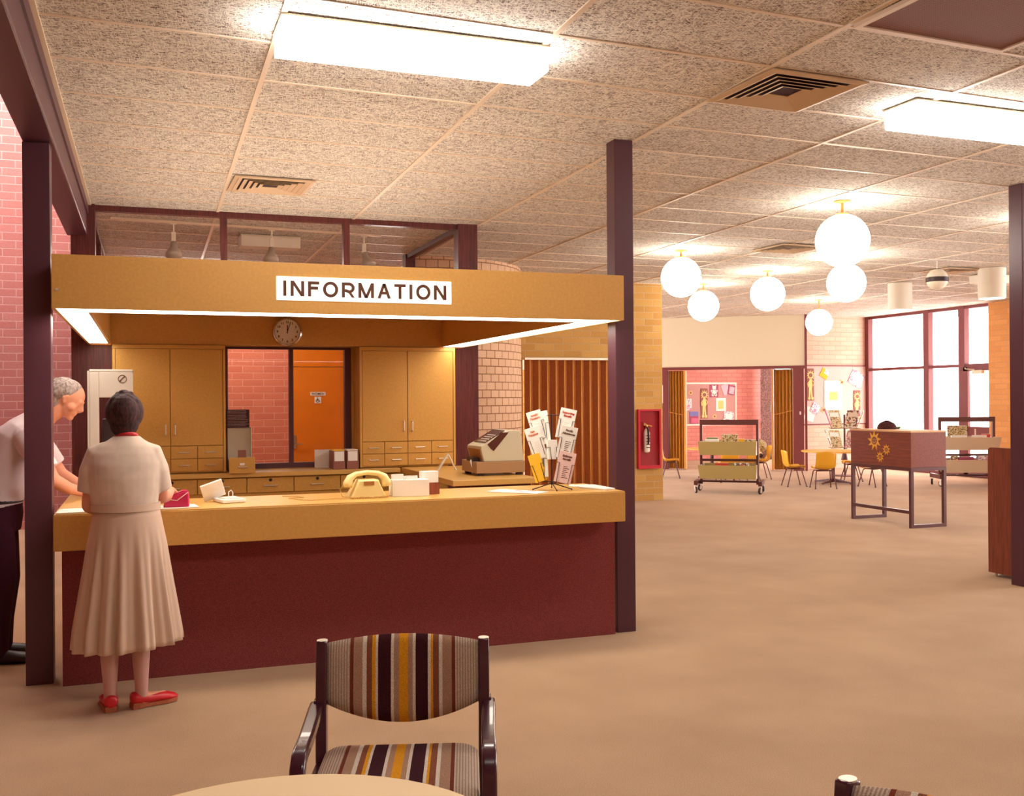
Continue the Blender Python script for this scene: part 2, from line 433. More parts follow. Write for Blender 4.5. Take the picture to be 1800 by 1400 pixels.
def text(name, body, size, m, parent, loc, rot=(PI / 2, 0, 0), ext=0.001, bold=0.0, align='CENTER', space=1.0):
    cu = bpy.data.curves.new(name, 'FONT'); cu.body = body; cu.size = size; cu.extrude = ext; cu.offset = bold
    cu.align_x = align; cu.align_y = 'CENTER'; cu.space_character = space; cu.resolution_u = 3
    tmp = bpy.data.objects.new('tmp', cu); COL.objects.link(tmp)
    dg = bpy.context.evaluated_depsgraph_get(); me = bpy.data.meshes.new_from_object(tmp.evaluated_get(dg))
    bpy.data.objects.remove(tmp); bpy.data.curves.remove(cu); me.name = name; me.materials.clear(); me.materials.append(M[m])
    o = bpy.data.objects.new(name, me); COL.objects.link(o); o.parent = parent; o.location = loc; o.rotation_euler = rot; return o

def fuse(mb, name, m, parent, voxel=0.006, smooth=6):
    """one continuous skin from overlapping volumes"""
    o = mb.build(name, m, None)
    r = o.modifiers.new('r', 'REMESH'); r.mode = 'VOXEL'; r.voxel_size = voxel
    sm = o.modifiers.new('s', 'SMOOTH'); sm.factor = 0.5; sm.iterations = smooth
    dg = bpy.context.evaluated_depsgraph_get(); me = bpy.data.meshes.new_from_object(o.evaluated_get(dg))
    o.modifiers.clear(); old = o.data; o.data = me; me.name = name; bpy.data.meshes.remove(old)
    me.polygons.foreach_set('use_smooth', [True] * len(me.polygons)); o.parent = parent
    return o

# ------------------------------------------------------------------ the room
ZC = 3.34
mb = MB(); mb.box(-5.0, 17.0, -3.5, 24.0, -0.1, 0.0); structure('floor', mb, 'carpet')
mb = MB(); mb.box(-0.46, 17.0, -3.5, 24.0, ZC, ZC + 0.12); structure('ceiling', mb, 'ceiling')
# suspended-ceiling bars
S0 = Vector((1.2628, 0.0627)); S1 = Vector((0.0047, 0.6155)); O0 = Vector((0.5904, 3.8784))
def gp(i, k): q = O0 + i * S0 + k * S1; return q
def clipx(a, b, x0):
    if a.x < x0: a = a + (b - a) * ((x0 - a.x) / (b.x - a.x))
    return a, b
mb = MB(); hw = 0.014
for i in range(-1, 13):
    a, b = gp(i, -12), gp(i, 32)
    if min(a.x, b.x) < -0.45: continue
    n = Vector((-(b - a).y, (b - a).x)).normalized() * hw
    mb.add([(*(a + n), ZC - 0.007), (*(b + n), ZC - 0.007), (*(b - n), ZC - 0.007), (*(a - n), ZC - 0.007), (*(a + n), ZC + 0.01), (*(b + n), ZC + 0.01), (*(b - n), ZC + 0.01), (*(a - n), ZC + 0.01)],
           [(0, 1, 2, 3), (4, 7, 6, 5), (0, 4, 5, 1), (1, 5, 6, 2), (2, 6, 7, 3), (3, 7, 4, 0)])
for k in range(-12, 33):
    a, b = clipx(gp(-2, k), gp(12.6, k), -0.455)
    n = Vector((-(b - a).y, (b - a).x)).normalized() * hw * 0.8
    if b.y > 23.9: continue
    mb.add([(*(a + n), ZC - 0.005), (*(b + n), ZC - 0.005), (*(b - n), ZC - 0.005), (*(a - n), ZC - 0.005), (*(a + n), ZC + 0.01), (*(b + n), ZC + 0.01), (*(b - n), ZC + 0.01), (*(a - n), ZC + 0.01)],
           [(0, 1, 2, 3), (4, 7, 6, 5), (0, 4, 5, 1), (1, 5, 6, 2), (2, 6, 7, 3), (3, 7, 4, 0)])
structure('trim_1', mb, 'tbar')
# dark edge beam of the ceiling beside the tall light well, with its cream ceiling angle
mb = MB(); mb.box(-0.645, -0.475, -3.5, 9.86, 3.06, 3.55); structure('trim_2', mb, 'post', bevel=0.01)
mb = MB(); mb.box(-0.475, -0.44, -3.5, 9.86, ZC - 0.012, ZC - 0.001); structure('trim_3', mb, 'tbar')
mb = MB(); mb.box(-0.475, -0.462, -3.5, 9.86, ZC - 0.10, ZC - 0.02); structure('trim_4', mb, 'post')
# left brick wall of the light well and its far return
mb = MB(); mb.box(-5.2, -0.42, 14.1, 14.35, 0, 6.6); structure('wall_left_back', mb, 'brick_left')
mb = MB(); mb.box(-5.2, -5.0, -3.5, 14.1, 0, 6.6); structure('wall_left', mb, 'brick_left')
mb = MB(); mb.box(-0.62, -0.44, -3.5, 14.1, ZC + 0.14, 6.6); structure('wall_light_well', mb, 'cream')
mb = MB(); mb.box(-5.2, 17.0, -3.7, -3.5, 0, 6.6); structure('wall_rear_added', mb, 'brick_tan')  # unseen wall added to shut out daylight from behind the camera
mb = MB(); mb.box(-5.2, -0.44, -3.7, 11.6, 6.6, 6.75); structure('ceiling_light_block', mb, 'cream')  # unseen roof added so less skylight reaches the near floor
mb = MB(); mb.box(16.9, 17.1, -3.5, 2.5, 0, ZC); structure('wall_right_rear', mb, 'brick_tan')
# lobby behind the kiosk: brick wall, dark side wall
mb = MB(); mb.box(-0.4, 2.03, 15.6, 15.8, 0, ZC); mb.box(2.86, 3.3, 15.6, 15.8, 0, ZC); mb.box(2.03, 2.86, 15.6, 15.8, 2.5, ZC); mb.box(2.03, 2.86, 15.70, 15.8, 0, 2.5)
structure('wall_lobby', mb, 'brick_lobby')
mb = MB(); mb.box(-0.6, -0.42, 9.96, 14.1, 0, 2.38); mb.box(-0.6, -0.42, 14.35, 15.8, 0, ZC); structure('wall_lobby_side', mb, 'timber_y')
mb = MB(); mb.box(-0.58, -0.44, 9.96, 14.1, ZC - 0.06, ZC); mb.box(-0.58, -0.44, 9.96, 14.1, 2.38, 2.44); mb.box(-0.58, -0.44, 11.9, 12.0, 2.44, ZC - 0.06)
o = structure('window_6', mb, 'timber_y'); mb = MB(); mb.box(-0.513, -0.507, 9.96, 14.1, 2.44, ZC - 0.06); mb.build('window_pane', 'glass', o)
# curved wall of header bricks
ccx, ccy, cr = 3.45, 13.54, 1.43
def arc(r, a0, a1, n): return [(ccx + r * math.cos(a0 + (a1 - a0) * i / n), ccy + r * math.sin(a0 + (a1 - a0) * i / n)) for i in range(n + 1)]
A0, A1 = math.radians(-106), math.radians(40)
po = arc(cr, A0, A1, 48); pi_ = arc(cr - 0.22, A0, A1, 48)
mb = MB(); vs = []; fs = []
for z in (0.0, ZC):
    for q in po + pi_: vs.append((q[0], q[1], z))
n = len(po)
for i in range(n - 1):
    fs += [(i, i + 1, 2 * n + i + 1, 2 * n + i), (n + i, 3 * n + i, 3 * n + i + 1, n + i + 1), (i, n + i, n + i + 1, i + 1), (2 * n + i, 2 * n + i + 1, 3 * n + i + 1, 3 * n + i)]
fs += [(0, 2 * n, 3 * n, n), (n - 1, 2 * n - 1, 4 * n - 1, 3 * n - 1)]
mb.add(vs, fs); structure('wall_curved', mb, 'brick_header')
# tan brick wall with the wide door opening
mb = MB(); mb.box(4.9, 5.2, 14.1, 14.35, 0, ZC); mb.box(5.2, 6.72, 14.1, 14.35, 2.19, ZC); mb.box(6.72, 7.50, 14.1, 14.35, 0, ZC)
structure('wall_middle', mb, 'brick_tan')
# angled wall: cream bulkhead over the wide opening to the activity room
PA, PB = Vector((10.75, 20.2, 0)), Vector((13.22, 18.40, 0))
dAB = (PB - PA).normalized(); angAB = math.atan2(dAB.y, dAB.x); LAB = (PB - PA).length
TA = Matrix.Translation(PA) @ Matrix.Rotation(angAB, 4, 'Z')
mb = MB(TA); mb.box(-5.0, LAB - 0.02, 0, 0.12, 2.25, ZC); structure('wall_bulkhead', mb, 'cream')
mb = MB(TA); mb.box(0.0, LAB - 0.02, -0.03, 0.15, 2.19, 2.25); mb.box(0.0, 0.12, -0.02, 0.14, 0, 2.19); mb.box(LAB - 0.26, LAB - 0.04, -0.02, 0.14, 0, 2.19)
structure('trim_5', mb, 'frame_brown')
mb = MB(TA); mb.box(-5.0, 0.0, 0, 0.14, 0, 2.25); structure('wall_angled', mb, 'brick_tan')
mb = MB(TA); mb.box(LAB - 0.02, LAB + 0.03, -0.03, 0.15, 0, ZC); structure('trim_6', mb, 'frame_brown')
# activity-corner wall with pinboard, glass wall on the right, far room wall
mb = MB(); mb.box(13.22, 15.1, 18.75, 18.95, 0, ZC); structure('wall_activity', mb, 'brick_pale')
mb = MB(); mb.box(8.5, 15.02, 22.75, 22.95, 0, ZC); structure('wall_room_back', mb, 'brick_room')
mb = MB(); mb.box(15.0, 15.35, 10.4, 15.15, 0, ZC); structure('wall_right', mb, 'brick_pier')
def glazing(n, y0, y1, posts, rails, label=None):
    mb = MB()
    for a, b in posts: mb.box(15.04, 15.16, a, b, 0, ZC)
    for a, b in rails: mb.box(15.05, 15.15, y0, y1, a, b)
    o = structure('window_%d' % n, mb, 'frame_brown')
    g = MB(); g.box(15.095, 15.105, y0, y1, 0.05, ZC); g.build('window_pane', 'glass', o)
    return o
glazing(1, 15.15, 18.75, [(18.63, 18.75), (16.78, 16.93), (15.80, 15.96)], [(ZC - 0.06, ZC), (2.14, 2.2), (0.0, 0.08)])
glazing(2, 18.95, 22.75, [(18.95, 19.05), (20.8, 20.88), (22.65, 22.75)], [(ZC - 0.06, ZC), (0.9, 0.98), (0.0, 0.1)])
# glazed door leaf in window_1: rails, stiles, closer
mb = MB(); mb.box(15.0, 15.06, 15.15, 15.80, 0.80, 0.98); mb.box(15.0, 15.06, 15.15, 15.80, 0.02, 0.14); mb.box(15.0, 15.06, 15.68, 15.80, 0.02, 2.14); mb.box(15.0, 15.06, 15.15, 15.8, 2.06, 2.14)
d1 = structure('door_1', mb, 'frame_brown')
mb = MB(); mb.box(14.93, 15.0, 15.25, 15.5, 2.0, 2.07); mb.build('door_closer', 'cream', d1)
mb = MB(); mb.tube([(14.95, 15.45, 2.08), (14.86, 15.6, 2.1), (14.98, 15.72, 2.12)], 0.012); mb.build('closer_arm', 'silver', d1)
# clerestory glass box over the lobby behind the kiosk
mb = MB()
mb.box(-0.61, -0.41, 9.80, 9.96, 0, ZC)          # left timber column
mb.box(2.94, 3.14, 9.80, 9.96, 0, ZC)            # right timber column
structure('trim_7', mb, 'timber')
mb = MB(); mb.box(-0.41, 2.94, 9.84, 9.92, ZC - 0.05, ZC); mb.box(0.66, 0.72, 9.84, 9.92, 2.44, ZC - 0.05); mb.box(1.80, 1.86, 9.84, 9.92, 2.44, ZC - 0.05); mb.box(-0.41, 2.94, 9.84, 9.92, 2.38, 2.44)
o = structure('window_3', mb, 'timber')
mb = MB(); mb.box(-0.41, 2.94, 9.875, 9.881, 2.44, ZC - 0.05); mb.build('window_pane', 'glass', o)
mb = MB(); mb.box(2.97, 3.05, 9.96, 12.05, ZC - 0.05, ZC); mb.box(2.97, 3.05, 9.96, 12.05, 2.38, 2.44); mb.box(2.95, 3.07, 12.05, 12.2, 0, ZC)
o = structure('window_4', mb, 'timber')
mb = MB(); mb.box(3.007, 3.013, 9.96, 12.05, 2.44, ZC - 0.05); mb.build('window_pane', 'glass', o)
mb = MB(); mb.box(-0.41, -0.28, 9.80, 9.9, 0, 2.38); mb.box(2.82, 2.94, 9.80, 9.9, 0, 2.38); structure('trim_8', mb, 'timber')
# lobby window behind the worktop
mb = MB(); mb.box(0.68, 1.86, 9.82, 9.90, 2.07, 2.10); mb.box(0.68, 1.86, 9.82, 9.90, 0.95, 1.0)
mb.box(0.68, 0.715, 9.82, 9.90, 1.0, 2.07); mb.box(1.275, 1.312, 9.82, 9.90, 1.0, 2.07); mb.box(1.80, 1.86, 9.82, 9.90, 1.0, 2.07)
o = structure('window_5', mb, 'post')
mb = MB(); mb.box(0.715, 1.80, 9.857, 9.861, 1.0, 2.07); mb.build('window_pane', 'glass', o)
mb = MB(); mb.box(-0.28, 0.68, 9.81, 9.9, 0, 2.38); mb.box(1.86, 2.82, 9.81, 9.9, 0, 2.38); mb.box(0.68, 1.86, 9.81, 9.9, 0, 0.95); mb.box(0.68, 1.86, 9.82, 9.9, 2.10, 2.38)
structure('wall_kiosk_back', mb, 'cabinet')

# lobby door with its over panel, signs and lever
mb = MB(); mb.box(2.06, 2.84, 15.62, 15.67, 0.0, 2.085); d2 = structure('door_2', mb, 'orange_door')
mb = MB(); mb.box(2.06, 2.84, 15.62, 15.67, 2.095, 2.5); mb.build('over_panel', 'orange_door', d2)
mb = MB(); mb.box(2.03, 2.06, 15.6, 15.68, 0, 2.5); mb.box(2.84, 2.87, 15.6, 15.68, 0, 2.5); mb.build('door_frame', 'frame_brown', d2)
mb = MB(); mb.box(2.335, 2.565, 15.612, 15.62, 1.655, 1.71); s1 = mb.build('door_sign', 'paper', d2)
text('lettering', 'WOMEN', 0.046, 'brown_ink', s1, (2.45, 15.61, 1.682), bold=0.0012, space=1.1)
mb = MB(); mb.box(2.40, 2.50, 15.612, 15.62, 1.54, 1.64); s2 = mb.build('wheelchair_sign', 'paper', d2)
mb = MB(); cxs, zs = 2.45, 1.585
mb.tube([(cxs - 0.006 + 0.022 * math.cos(a), 15.608, zs - 0.008 + 0.022 * math.sin(a)) for a in [math.radians(q) for q in range(110, 400, 20)]], 0.0035, 6)
mb.tube([(cxs - 0.008, 15.608, zs + 0.03), (cxs - 0.006, 15.608, zs), (cxs + 0.018, 15.608, zs), (cxs + 0.026, 15.608, zs - 0.026)], 0.004, 6)
mb.tube([(cxs - 0.007, 15.608, zs + 0.016), (cxs + 0.014, 15.608, zs + 0.014)], 0.003, 6); mb.ball((cxs - 0.009, 15.608, zs + 0.041), 0.006, 10)
mb.build('wheelchair_symbol', 'brown_ink', s2)
mb = MB(); mb.box(2.075, 2.125, 15.605, 15.62, 0.86, 1.06); h = mb.build('door_handle', 'chrome', d2)
mb = MB(); mb.tube([(2.10, 15.61, 0.93), (2.10, 15.56, 0.93), (2.22, 15.555, 0.93)], 0.011); mb.build('lever', 'chrome', h)
# ------------------------------------------------------------------ free-standing steel posts
def post(x0, x1, y0, y1, label, z1=ZC):
    L = (x0, y0, 0); mb = W(L); mb.box(x0, x1, y0, y1, 0, z1); o = mb.build('steel_post', 'post', None, bevel=0.004, loc=L)
    return tag(o, label, 'post')
post(-0.640, -0.498, 6.33, 6.46, 'dark painted square steel post at the left end of the information counter', 3.05)
post(2.984, 3.122, 6.27, 6.40, 'dark painted square steel post at the right end of the information counter')
post(6.80, 6.94, 6.50, 6.64, 'dark painted square steel post in front of the low teak shelf unit')

# ------------------------------------------------------------------ information counter
KX0, KX1, KY = -0.467, 2.905, 5.976
L = (KX0, KY, 0)
c = thing('information_counter', 'long mustard laminate service counter with maroon fabric front under the canopy', 'counter', L)
mb = W(L); mb.box(KX0, KX1, KY, 6.64, 0.79, 0.982); mb.build('countertop', 'mustard', c, bevel=0.004)
mb = W(L); mb.box(KX0 + 0.003, KX1 - 0.003, KY + 0.003, 6.637, 0.982, 0.987); mb.build('top_surface', 'mustard_top', c)
mb = W(L); mb.box(-0.445, 2.955, 6.245, 6.32, 0, 0.79); mb.build('kick_panel', 'kick', c)
mb = W(L); mb.box(KX0, -0.02, 6.64, 8.78, 0.935, 0.985); mb.build('side_counter', 'mustard_top', c, bevel=0.003)
mb = W(L); mb.box(-0.40, -0.34, 6.64, 8.7, 0, 0.935); mb.build('side_panel', 'mustard', c)
mb = W(L); mb.box(0.0, 2.9, 6.32, 6.6, 0.42, 0.44); mb.box(0.9, 0.93, 6.32, 6.6, 0.0, 0.79); mb.box(1.9, 1.93, 6.32, 6.6, 0, 0.79); mb.build('shelf', 'mustard', c)

# ------------------------------------------------------------------ canopy with lettering and light strips
CZ0, CZ1, CB = 2.09, 2.38, 9.80
c = thing('canopy', 'mustard box canopy with lit underside strips hanging over the counter', 'canopy', (KX0, KY, CZ0))
L = (KX0, KY, CZ0)
IX0, IX1, IY0, IY1 = -0.285, 2.69, 6.28, 9.55
mb = W(L); mb.box(KX0, KX1, KY, KY + 0.018, CZ0, CZ1); mb.box(IX0, IX1, IY0 - 0.018, IY0, CZ0 + 0.005, CZ1); ff = mb.build('front_fascia', 'mustard', c, bevel=0.002)
mb = W(L); mb.box(KX0, KX0 + 0.018, KY + 0.018, CB, CZ0, CZ1); mb.box(IX0 - 0.018, IX0, IY0, IY1, CZ0 + 0.005, CZ1); mb.build('left_fascia', 'mustard', c)
mb = W(L); mb.box(KX1 - 0.018, KX1, KY + 0.018, CB, CZ0, CZ1); mb.box(IX1, IX1 + 0.018, IY0, IY1, CZ0 + 0.005, CZ1); mb.build('right_fascia', 'mustard', c)
mb = W(L); mb.box(IX0, IX1, IY1, IY1 + 0.018, CZ0, CZ1); mb.box(KX0 + 0.018, KX1 - 0.018, CB - 0.018, CB, CZ0, CZ1); mb.build('back_fascia', 'mustard', c)
mb = W(L); mb.box(KX0 + 0.018, KX1 - 0.018, KY + 0.018, CB - 0.018, CZ1 - 0.03, CZ1 - 0.01); mb.build('lid', 'mustard', c)
mb = W(L); mb.box(KX0 + 0.02, KX1 - 0.02, KY + 0.02, IY0 - 0.02, CZ0 + 0.004, CZ0 + 0.012); mb.build('strip_light', 'strip', c)
mb = W(L); mb.box(KX0 + 0.02, IX0 - 0.02, IY0 - 0.02, IY1, CZ0 + 0.004, CZ0 + 0.012); mb.build('strip_light', 'strip', c)
mb = W(L); mb.box(IX1 + 0.02, KX1 - 0.02, IY0 - 0.02, IY1, CZ0 + 0.004, CZ0 + 0.012); mb.build('strip_light', 'strip', c)
mb = W(L); mb.box(IX0, IX1, IY1 + 0.02, CB - 0.02, CZ0 + 0.004, CZ0 + 0.012); mb.build('soffit', 'mustard', c)
for yy in (6.25, 7.3, 8.4, 9.45):
    mb = W(L); mb.box(-0.1, 2.55, yy - 0.02, yy + 0.02, CZ1 - 0.009, CZ1 - 0.002); mb.build('uplight_tube', 'uplight', c)
mb = W(L); mb.box(0.705, 1.745, KY - 0.008, KY, 2.163, 2.301); sg = mb.build('sign_panel', 'sign_face', c, bevel=0.006)
tag(sg, 'white rectangular sign with brown capitals')
def sans(body, parent, x0, x1, z0, h, y, st=0.0175):
    """upright grotesque capitals drawn stroke by stroke"""
    wds = {'I': 0.2, 'N': 0.72, 'F': 0.6, 'O': 0.82, 'R': 0.7, 'M': 0.86, 'A': 0.74, 'T': 0.64}
    gap = 0.2; tot = sum(wds[q] for q in body) + gap * (len(body) - 1); k = (x1 - x0) / tot; x = x0
    for ch in body:
        w_ = wds[ch] * k; mb = MB(); z1 = z0 + h; s = st
        def bar(a, b, c_, d): mb.box(min(a, b), max(a, b), y, y + 0.004, min(c_, d), max(c_, d))
        def dia(xa, za, xb, zb, t=s): mb.prism([(xa - t / 2, za), (xa + t / 2, za), (xb + t / 2, zb), (xb - t / 2, zb)], y - 0.0002, y + 0.0042)
        if ch == 'I': bar(x + w_ / 2 - s / 2, x + w_ / 2 + s / 2, z0, z1)
        if ch == 'N': bar(x, x + s, z0, z1); bar(x + w_ - s, x + w_, z0, z1); dia(x + s * 0.55, z1, x + w_ - s * 0.55, z0, s * 1.1)
        if ch == 'F': bar(x, x + s, z0, z1); bar(x + s, x + w_, z1 - s, z1); bar(x + s, x + w_ * 0.9, z0 + h * 0.46, z0 + h * 0.46 + s)
        if ch == 'T': bar(x + w_ / 2 - s / 2, x + w_ / 2 + s / 2, z0, z1 - s); bar(x, x + w_, z1 - s, z1)
        if ch == 'M': bar(x, x + s, z0, z1); bar(x + w_ - s, x + w_, z0, z1); dia(x + s * 0.5, z1, x + w_ / 2, z0); dia(x + w_ - s * 0.5, z1, x + w_ / 2, z0)
        if ch == 'A': dia(x + w_ / 2, z1, x + s / 2, z0); dia(x + w_ / 2, z1, x + w_ - s / 2, z0); bar(x + w_ * 0.22, x + w_ * 0.78, z0 + h * 0.27, z0 + h * 0.27 + s * 0.9)
        if ch == 'O':
            R = [[(x + w_ / 2 + (w_ / 2 - q) * math.sin(2 * PI * i / 40), yy, z0 + h / 2 + (h / 2 + 0.002 - q) * math.cos(2 * PI * i / 40)) for i in range(40)] for q, yy in ((0, y), (0, y + 0.004), (s, y + 0.004), (s, y))]
            mb.rings(R, closed=True)
        if ch == 'R':
            bar(x, x + s, z0, z1); r = h * 0.28
            pts = [(x + s, z1 - s / 2)] + [(x + w_ - r - s / 2 + r * math.sin(a), z1 - s / 2 - r + s * 0.1 + (r - s * 0.1) * math.cos(a)) for a in [PI * i / 12 for i in range(13)]] + [(x + s, z1 + s * 0.2 - 2 * r)]
            mb.strip([(p[0], y + 0.002, p[1]) for p in pts], 0.004, s, side=(0, 1, 0)); dia(x + w_ * 0.52, z0 + h * 0.45, x + w_ - s / 2, z0)
        mb.build('letter', 'brown_ink', parent); x += w_ + gap * k
sans('INFORMATION', sg, 0.742 - KX0, 1.712 - KX0, 2.188 - CZ0, 0.088, -0.011)
mb = W(L); mb.cyl((0, 0), 0.008, 0, 0.004, 12); 
for px in (-0.44,):
    q = MB(Matrix.Translation((px - KX0, -0.003, 0.1)) @ Matrix.Rotation(PI / 2, 4, 'X')); q.cyl((0, 0), 0.008, 0, 0.004, 12); q.build('screw_cap', 'silver', c)

# clock on the inside of the back fascia
c = thing('wall_clock', 'round wall clock with chrome rim and white face above the lobby window', 'clock', (1.219, 9.545, 2.215))
mb = MB(); mb.lathe([(0.128, 0.0), (0.133, -0.02), (0.130, -0.045), (0.118, -0.052), (0.113, -0.046), (0.113, -0.03), (0.001, -0.03)], axis='y', n=40); mb.build('rim', 'chrome', c, smooth='auto')
mb = MB(); mb.lathe([(0.113, -0.031), (0.113, -0.034), (0.001, -0.034)], axis='y', n=40); fc = mb.build('face', 'paper', c)
for h in range(12):
    a = 2 * PI * h / 12
    text('numeral', str(h if h else 12), 0.028, 'brown_ink', fc, (0.088 * math.sin(a), -0.0355, 0.088 * math.cos(a)), bold=0.001)
def hand(nm, a, l, wd):
    mb = MB(Matrix.Rotation(a, 4, 'Y')); mb.box(-wd, wd, -0.039, -0.037, -0.015, l); mb.build(nm, 'brown_ink', c)
hand('hour_hand', math.radians(1), 0.062, 0.004); hand('minute_hand', math.radians(18), 0.095, 0.003)

# ------------------------------------------------------------------ cabinets, drawers, worktop behind the counter
def pull(x0, x1, y, z, parent, vert=False, nm='handle'):
    mb = MB()
    if vert: mb.tube([(x0, y, z - 0.05), (x0, y - 0.028, z - 0.04), (x0, y - 0.028, z + 0.04), (x0, y, z + 0.05)], 0.006, 8)
    else: mb.tube([(x0, y, z), (x0, y - 0.022, z), (x1, y - 0.022, z), (x1, y, z)], 0.005, 8)
    return mb.build(nm, 'silver', parent)
def wall_cabinet(X0, XM, X1, ZD, label, yy=9.52, lift=0.0, cols=None, rows=(0.962, 1.077, 1.19)):
    c = thing('wall_cabinet', label, 'cabinet', (X0, yy, 0.95)); L = Vector((X0, yy, 0.95)); T = Matrix.Translation(-L)
    def q(): return MB(T)
    mb = q(); mb.box(X0, X1, yy + 0.02, 9.80, 0.952, 2.085); mb.build('carcass', 'cabinet', c)
    mb = q(); mb.box(X0, X1, yy, yy + 0.02, 2.052, 2.085); mb.box(X0, X0 + 0.022, yy, yy + 0.02, 0.952, 2.05); mb.box(X1 - 0.02, X1, yy, yy + 0.02, 0.952, 2.05); mb.build('face_frame', 'cabinet', c)
    for a, b, s in ((X0 + 0.025, XM - 0.003, -1), (XM + 0.003, X1 - 0.024, 1)):
        mb = q(); mb.box(a, b, yy + 0.002, yy + 0.019, ZD + 0.004, 2.048); d = mb.build('door', 'cabinet', c, bevel=0.002)
        hx = (XM - 0.04) if s < 0 else (XM + 0.04)
        pull(hx - L.x, hx - L.x, 0.0, 1.335 - L.z, d, True)
    for i in range(4):
        for j in range(2):
            a, b = cols[i] + 0.003, cols[i + 1] - 0.003
            mb = q(); mb.box(a, b, yy + 0.001, yy + 0.019, rows[j] + 0.003, rows[j + 1] - 0.003); d = mb.build('drawer', 'cabinet', c, bevel=0.0015)
            m_ = (a + b) / 2; pull(m_ - 0.045 - L.x, m_ + 0.045 - L.x, 0.0, (rows[j] + rows[j + 1]) / 2 - L.z, d)
    return c
wall_cabinet(-0.268, 0.203, 0.672, 1.19, 'tall mustard cupboard left of the lobby window', cols=(-0.245, -0.02, 0.203, 0.43, 0.652))
wall_cabinet(1.884, 2.341, 2.815, 1.19, 'tall mustard cupboard right of the lobby window', cols=(1.906, 2.116, 2.341, 2.575, 2.792))
WZ = 0.945
L = (-0.268, 9.44, 0)
c = thing('base_cabinet', 'low mustard drawer unit under the worktop along the back of the kiosk', 'cabinet', L)
mb = W(L); mb.box(-0.268, 2.26, 9.47, 9.79, 0.44, WZ - 0.045); mb.build('carcass', 'cabinet', c)
mb = W(L); mb.box(-0.02, 0.0, 9.46, 9.79, 0, 0.44); mb.box(1.25, 1.27, 9.46, 9.79, 0, 0.75); mb.box(-0.26, 1.25, 9.5, 9.55, 0, 0.44); mb.build('side_panel', 'cabinet', c)
xs = [-0.268, 0.0, 0.423, 0.845, 1.261, 1.685, 2.122, 2.25]
for i in range(7):
    mb = W(L); mb.box(xs[i] + 0.004, xs[i + 1] - 0.004, 9.45, 9.468, 0.762, WZ - 0.05); d = mb.build('drawer', 'cabinet', c, bevel=0.002)
    m_ = (xs[i] + xs[i + 1]) / 2
    if i in (0, 6): continue
    pull(m_ - 0.06 + 0.268, m_ + 0.06 + 0.268, 0.01, 0.822, d)
    q = MB(Matrix.Translation((m_ + 0.268, 0.012, 0.872)) @ Matrix.Rotation(PI / 2, 4, 'X')); q.cyl((0, 0), 0.014, 0, 0.006, 16); k = q.build('lock', 'black', d)
L = (-0.268, 9.41, 0.9)
c = thing('worktop', 'mustard laminate worktop running below the wall cupboards and lobby window', 'worktop', L)
mb = W(L); mb.box(-0.40, 2.24, 9.41, 9.80, WZ - 0.04, WZ); mb.build('top', 'mustard_top', c, bevel=0.003)
L = (2.24, 7.76, 0)
c = thing('side_desk', 'mustard side desk carrying the cash register', 'desk', L)
mb = W(L); mb.box(2.27, 3.0, 7.76, 9.50, WZ - 0.045, WZ); mb.build('top', 'mustard_top', c, bevel=0.003)
mb = W(L); mb.box(2.31, 2.94, 7.80, 7.83, 0, WZ - 0.045); mb.box(2.91, 2.94, 7.83, 9.4, 0, WZ - 0.045); mb.build('panel', 'timber', c)
# things on the worktop
L = (0.69, 9.36, WZ)
c = thing('card_file', 'small mustard card drawer box standing on the worktop left of the window', 'card file', L)
mb = W(L); mb.box(0.688, 0.912, 9.365, 9.38, WZ, WZ + 0.14); mb.build('front', 'cabinet', c)
mb = W(L); mb.box(0.70, 0.71, 9.38, 9.64, WZ + 0.001, WZ + 0.11); mb.box(0.89, 0.90, 9.38, 9.64, WZ + 0.001, WZ + 0.11); mb.box(0.70, 0.90, 9.63, 9.64, WZ + 0.001, WZ + 0.11); mb.box(0.70, 0.90, 9.38, 9.64, WZ + 0.001, WZ + 0.012); mb.build('tray', 'cabinet', c)
mb = W(L); mb.box(0.715, 0.885, 9.40, 9.60, WZ + 0.012, WZ + 0.135); mb.build('cards', 'bin_end', c)
mb = W(L); mb.box(0.765, 0.835, 9.385, 9.39, WZ + 0.08, WZ + 0.205); mb.build('divider', 'plaque', c)
pull(0.075, 0.15, 0.005, 0.055, c); mb = W(L); mb.box(0.78, 0.82, 9.361, 9.366, WZ + 0.07, WZ + 0.09); mb.build('label_holder', 'paper', c)
L = (0.69, 9.72, WZ)
c = thing('brochure_box', 'pale translucent leaflet holder standing behind the card drawer', 'leaflet holder', L)
mb = W(L); mb.box(0.700, 0.91, 9.74, 9.75, WZ, 1.34); mb.box(0.70, 0.706, 9.66, 9.75, WZ, 1.34); mb.box(0.904, 0.91, 9.66, 9.75, WZ, 1.34); mb.build('holder', 'bin_end', c)
L = (0.69, 9.70, 1.34)
c = thing('letter_board', 'black letter board with rows of tiny pale lettering on the leaflet holder', 'notice board', L)
mb = W(L); mb.box(0.694, 0.895, 9.70, 9.72, 1.341, 1.507); bd = mb.build('board', 'letterboard', c)
for r in range(11):
    mb = W(L); x = 0.703; z = 1.494 - r * 0.0135
    random.seed(r)
    while x < (0.86 if r not in (6, 7, 9) else 0.885):
        wd = random.uniform(0.004, 0.011); mb.box(x, x + wd, 9.6985, 9.70, z - 0.0022, z + 0.0022); x += wd + 0.003
    mb.build('text_row', 'letter_white', bd)
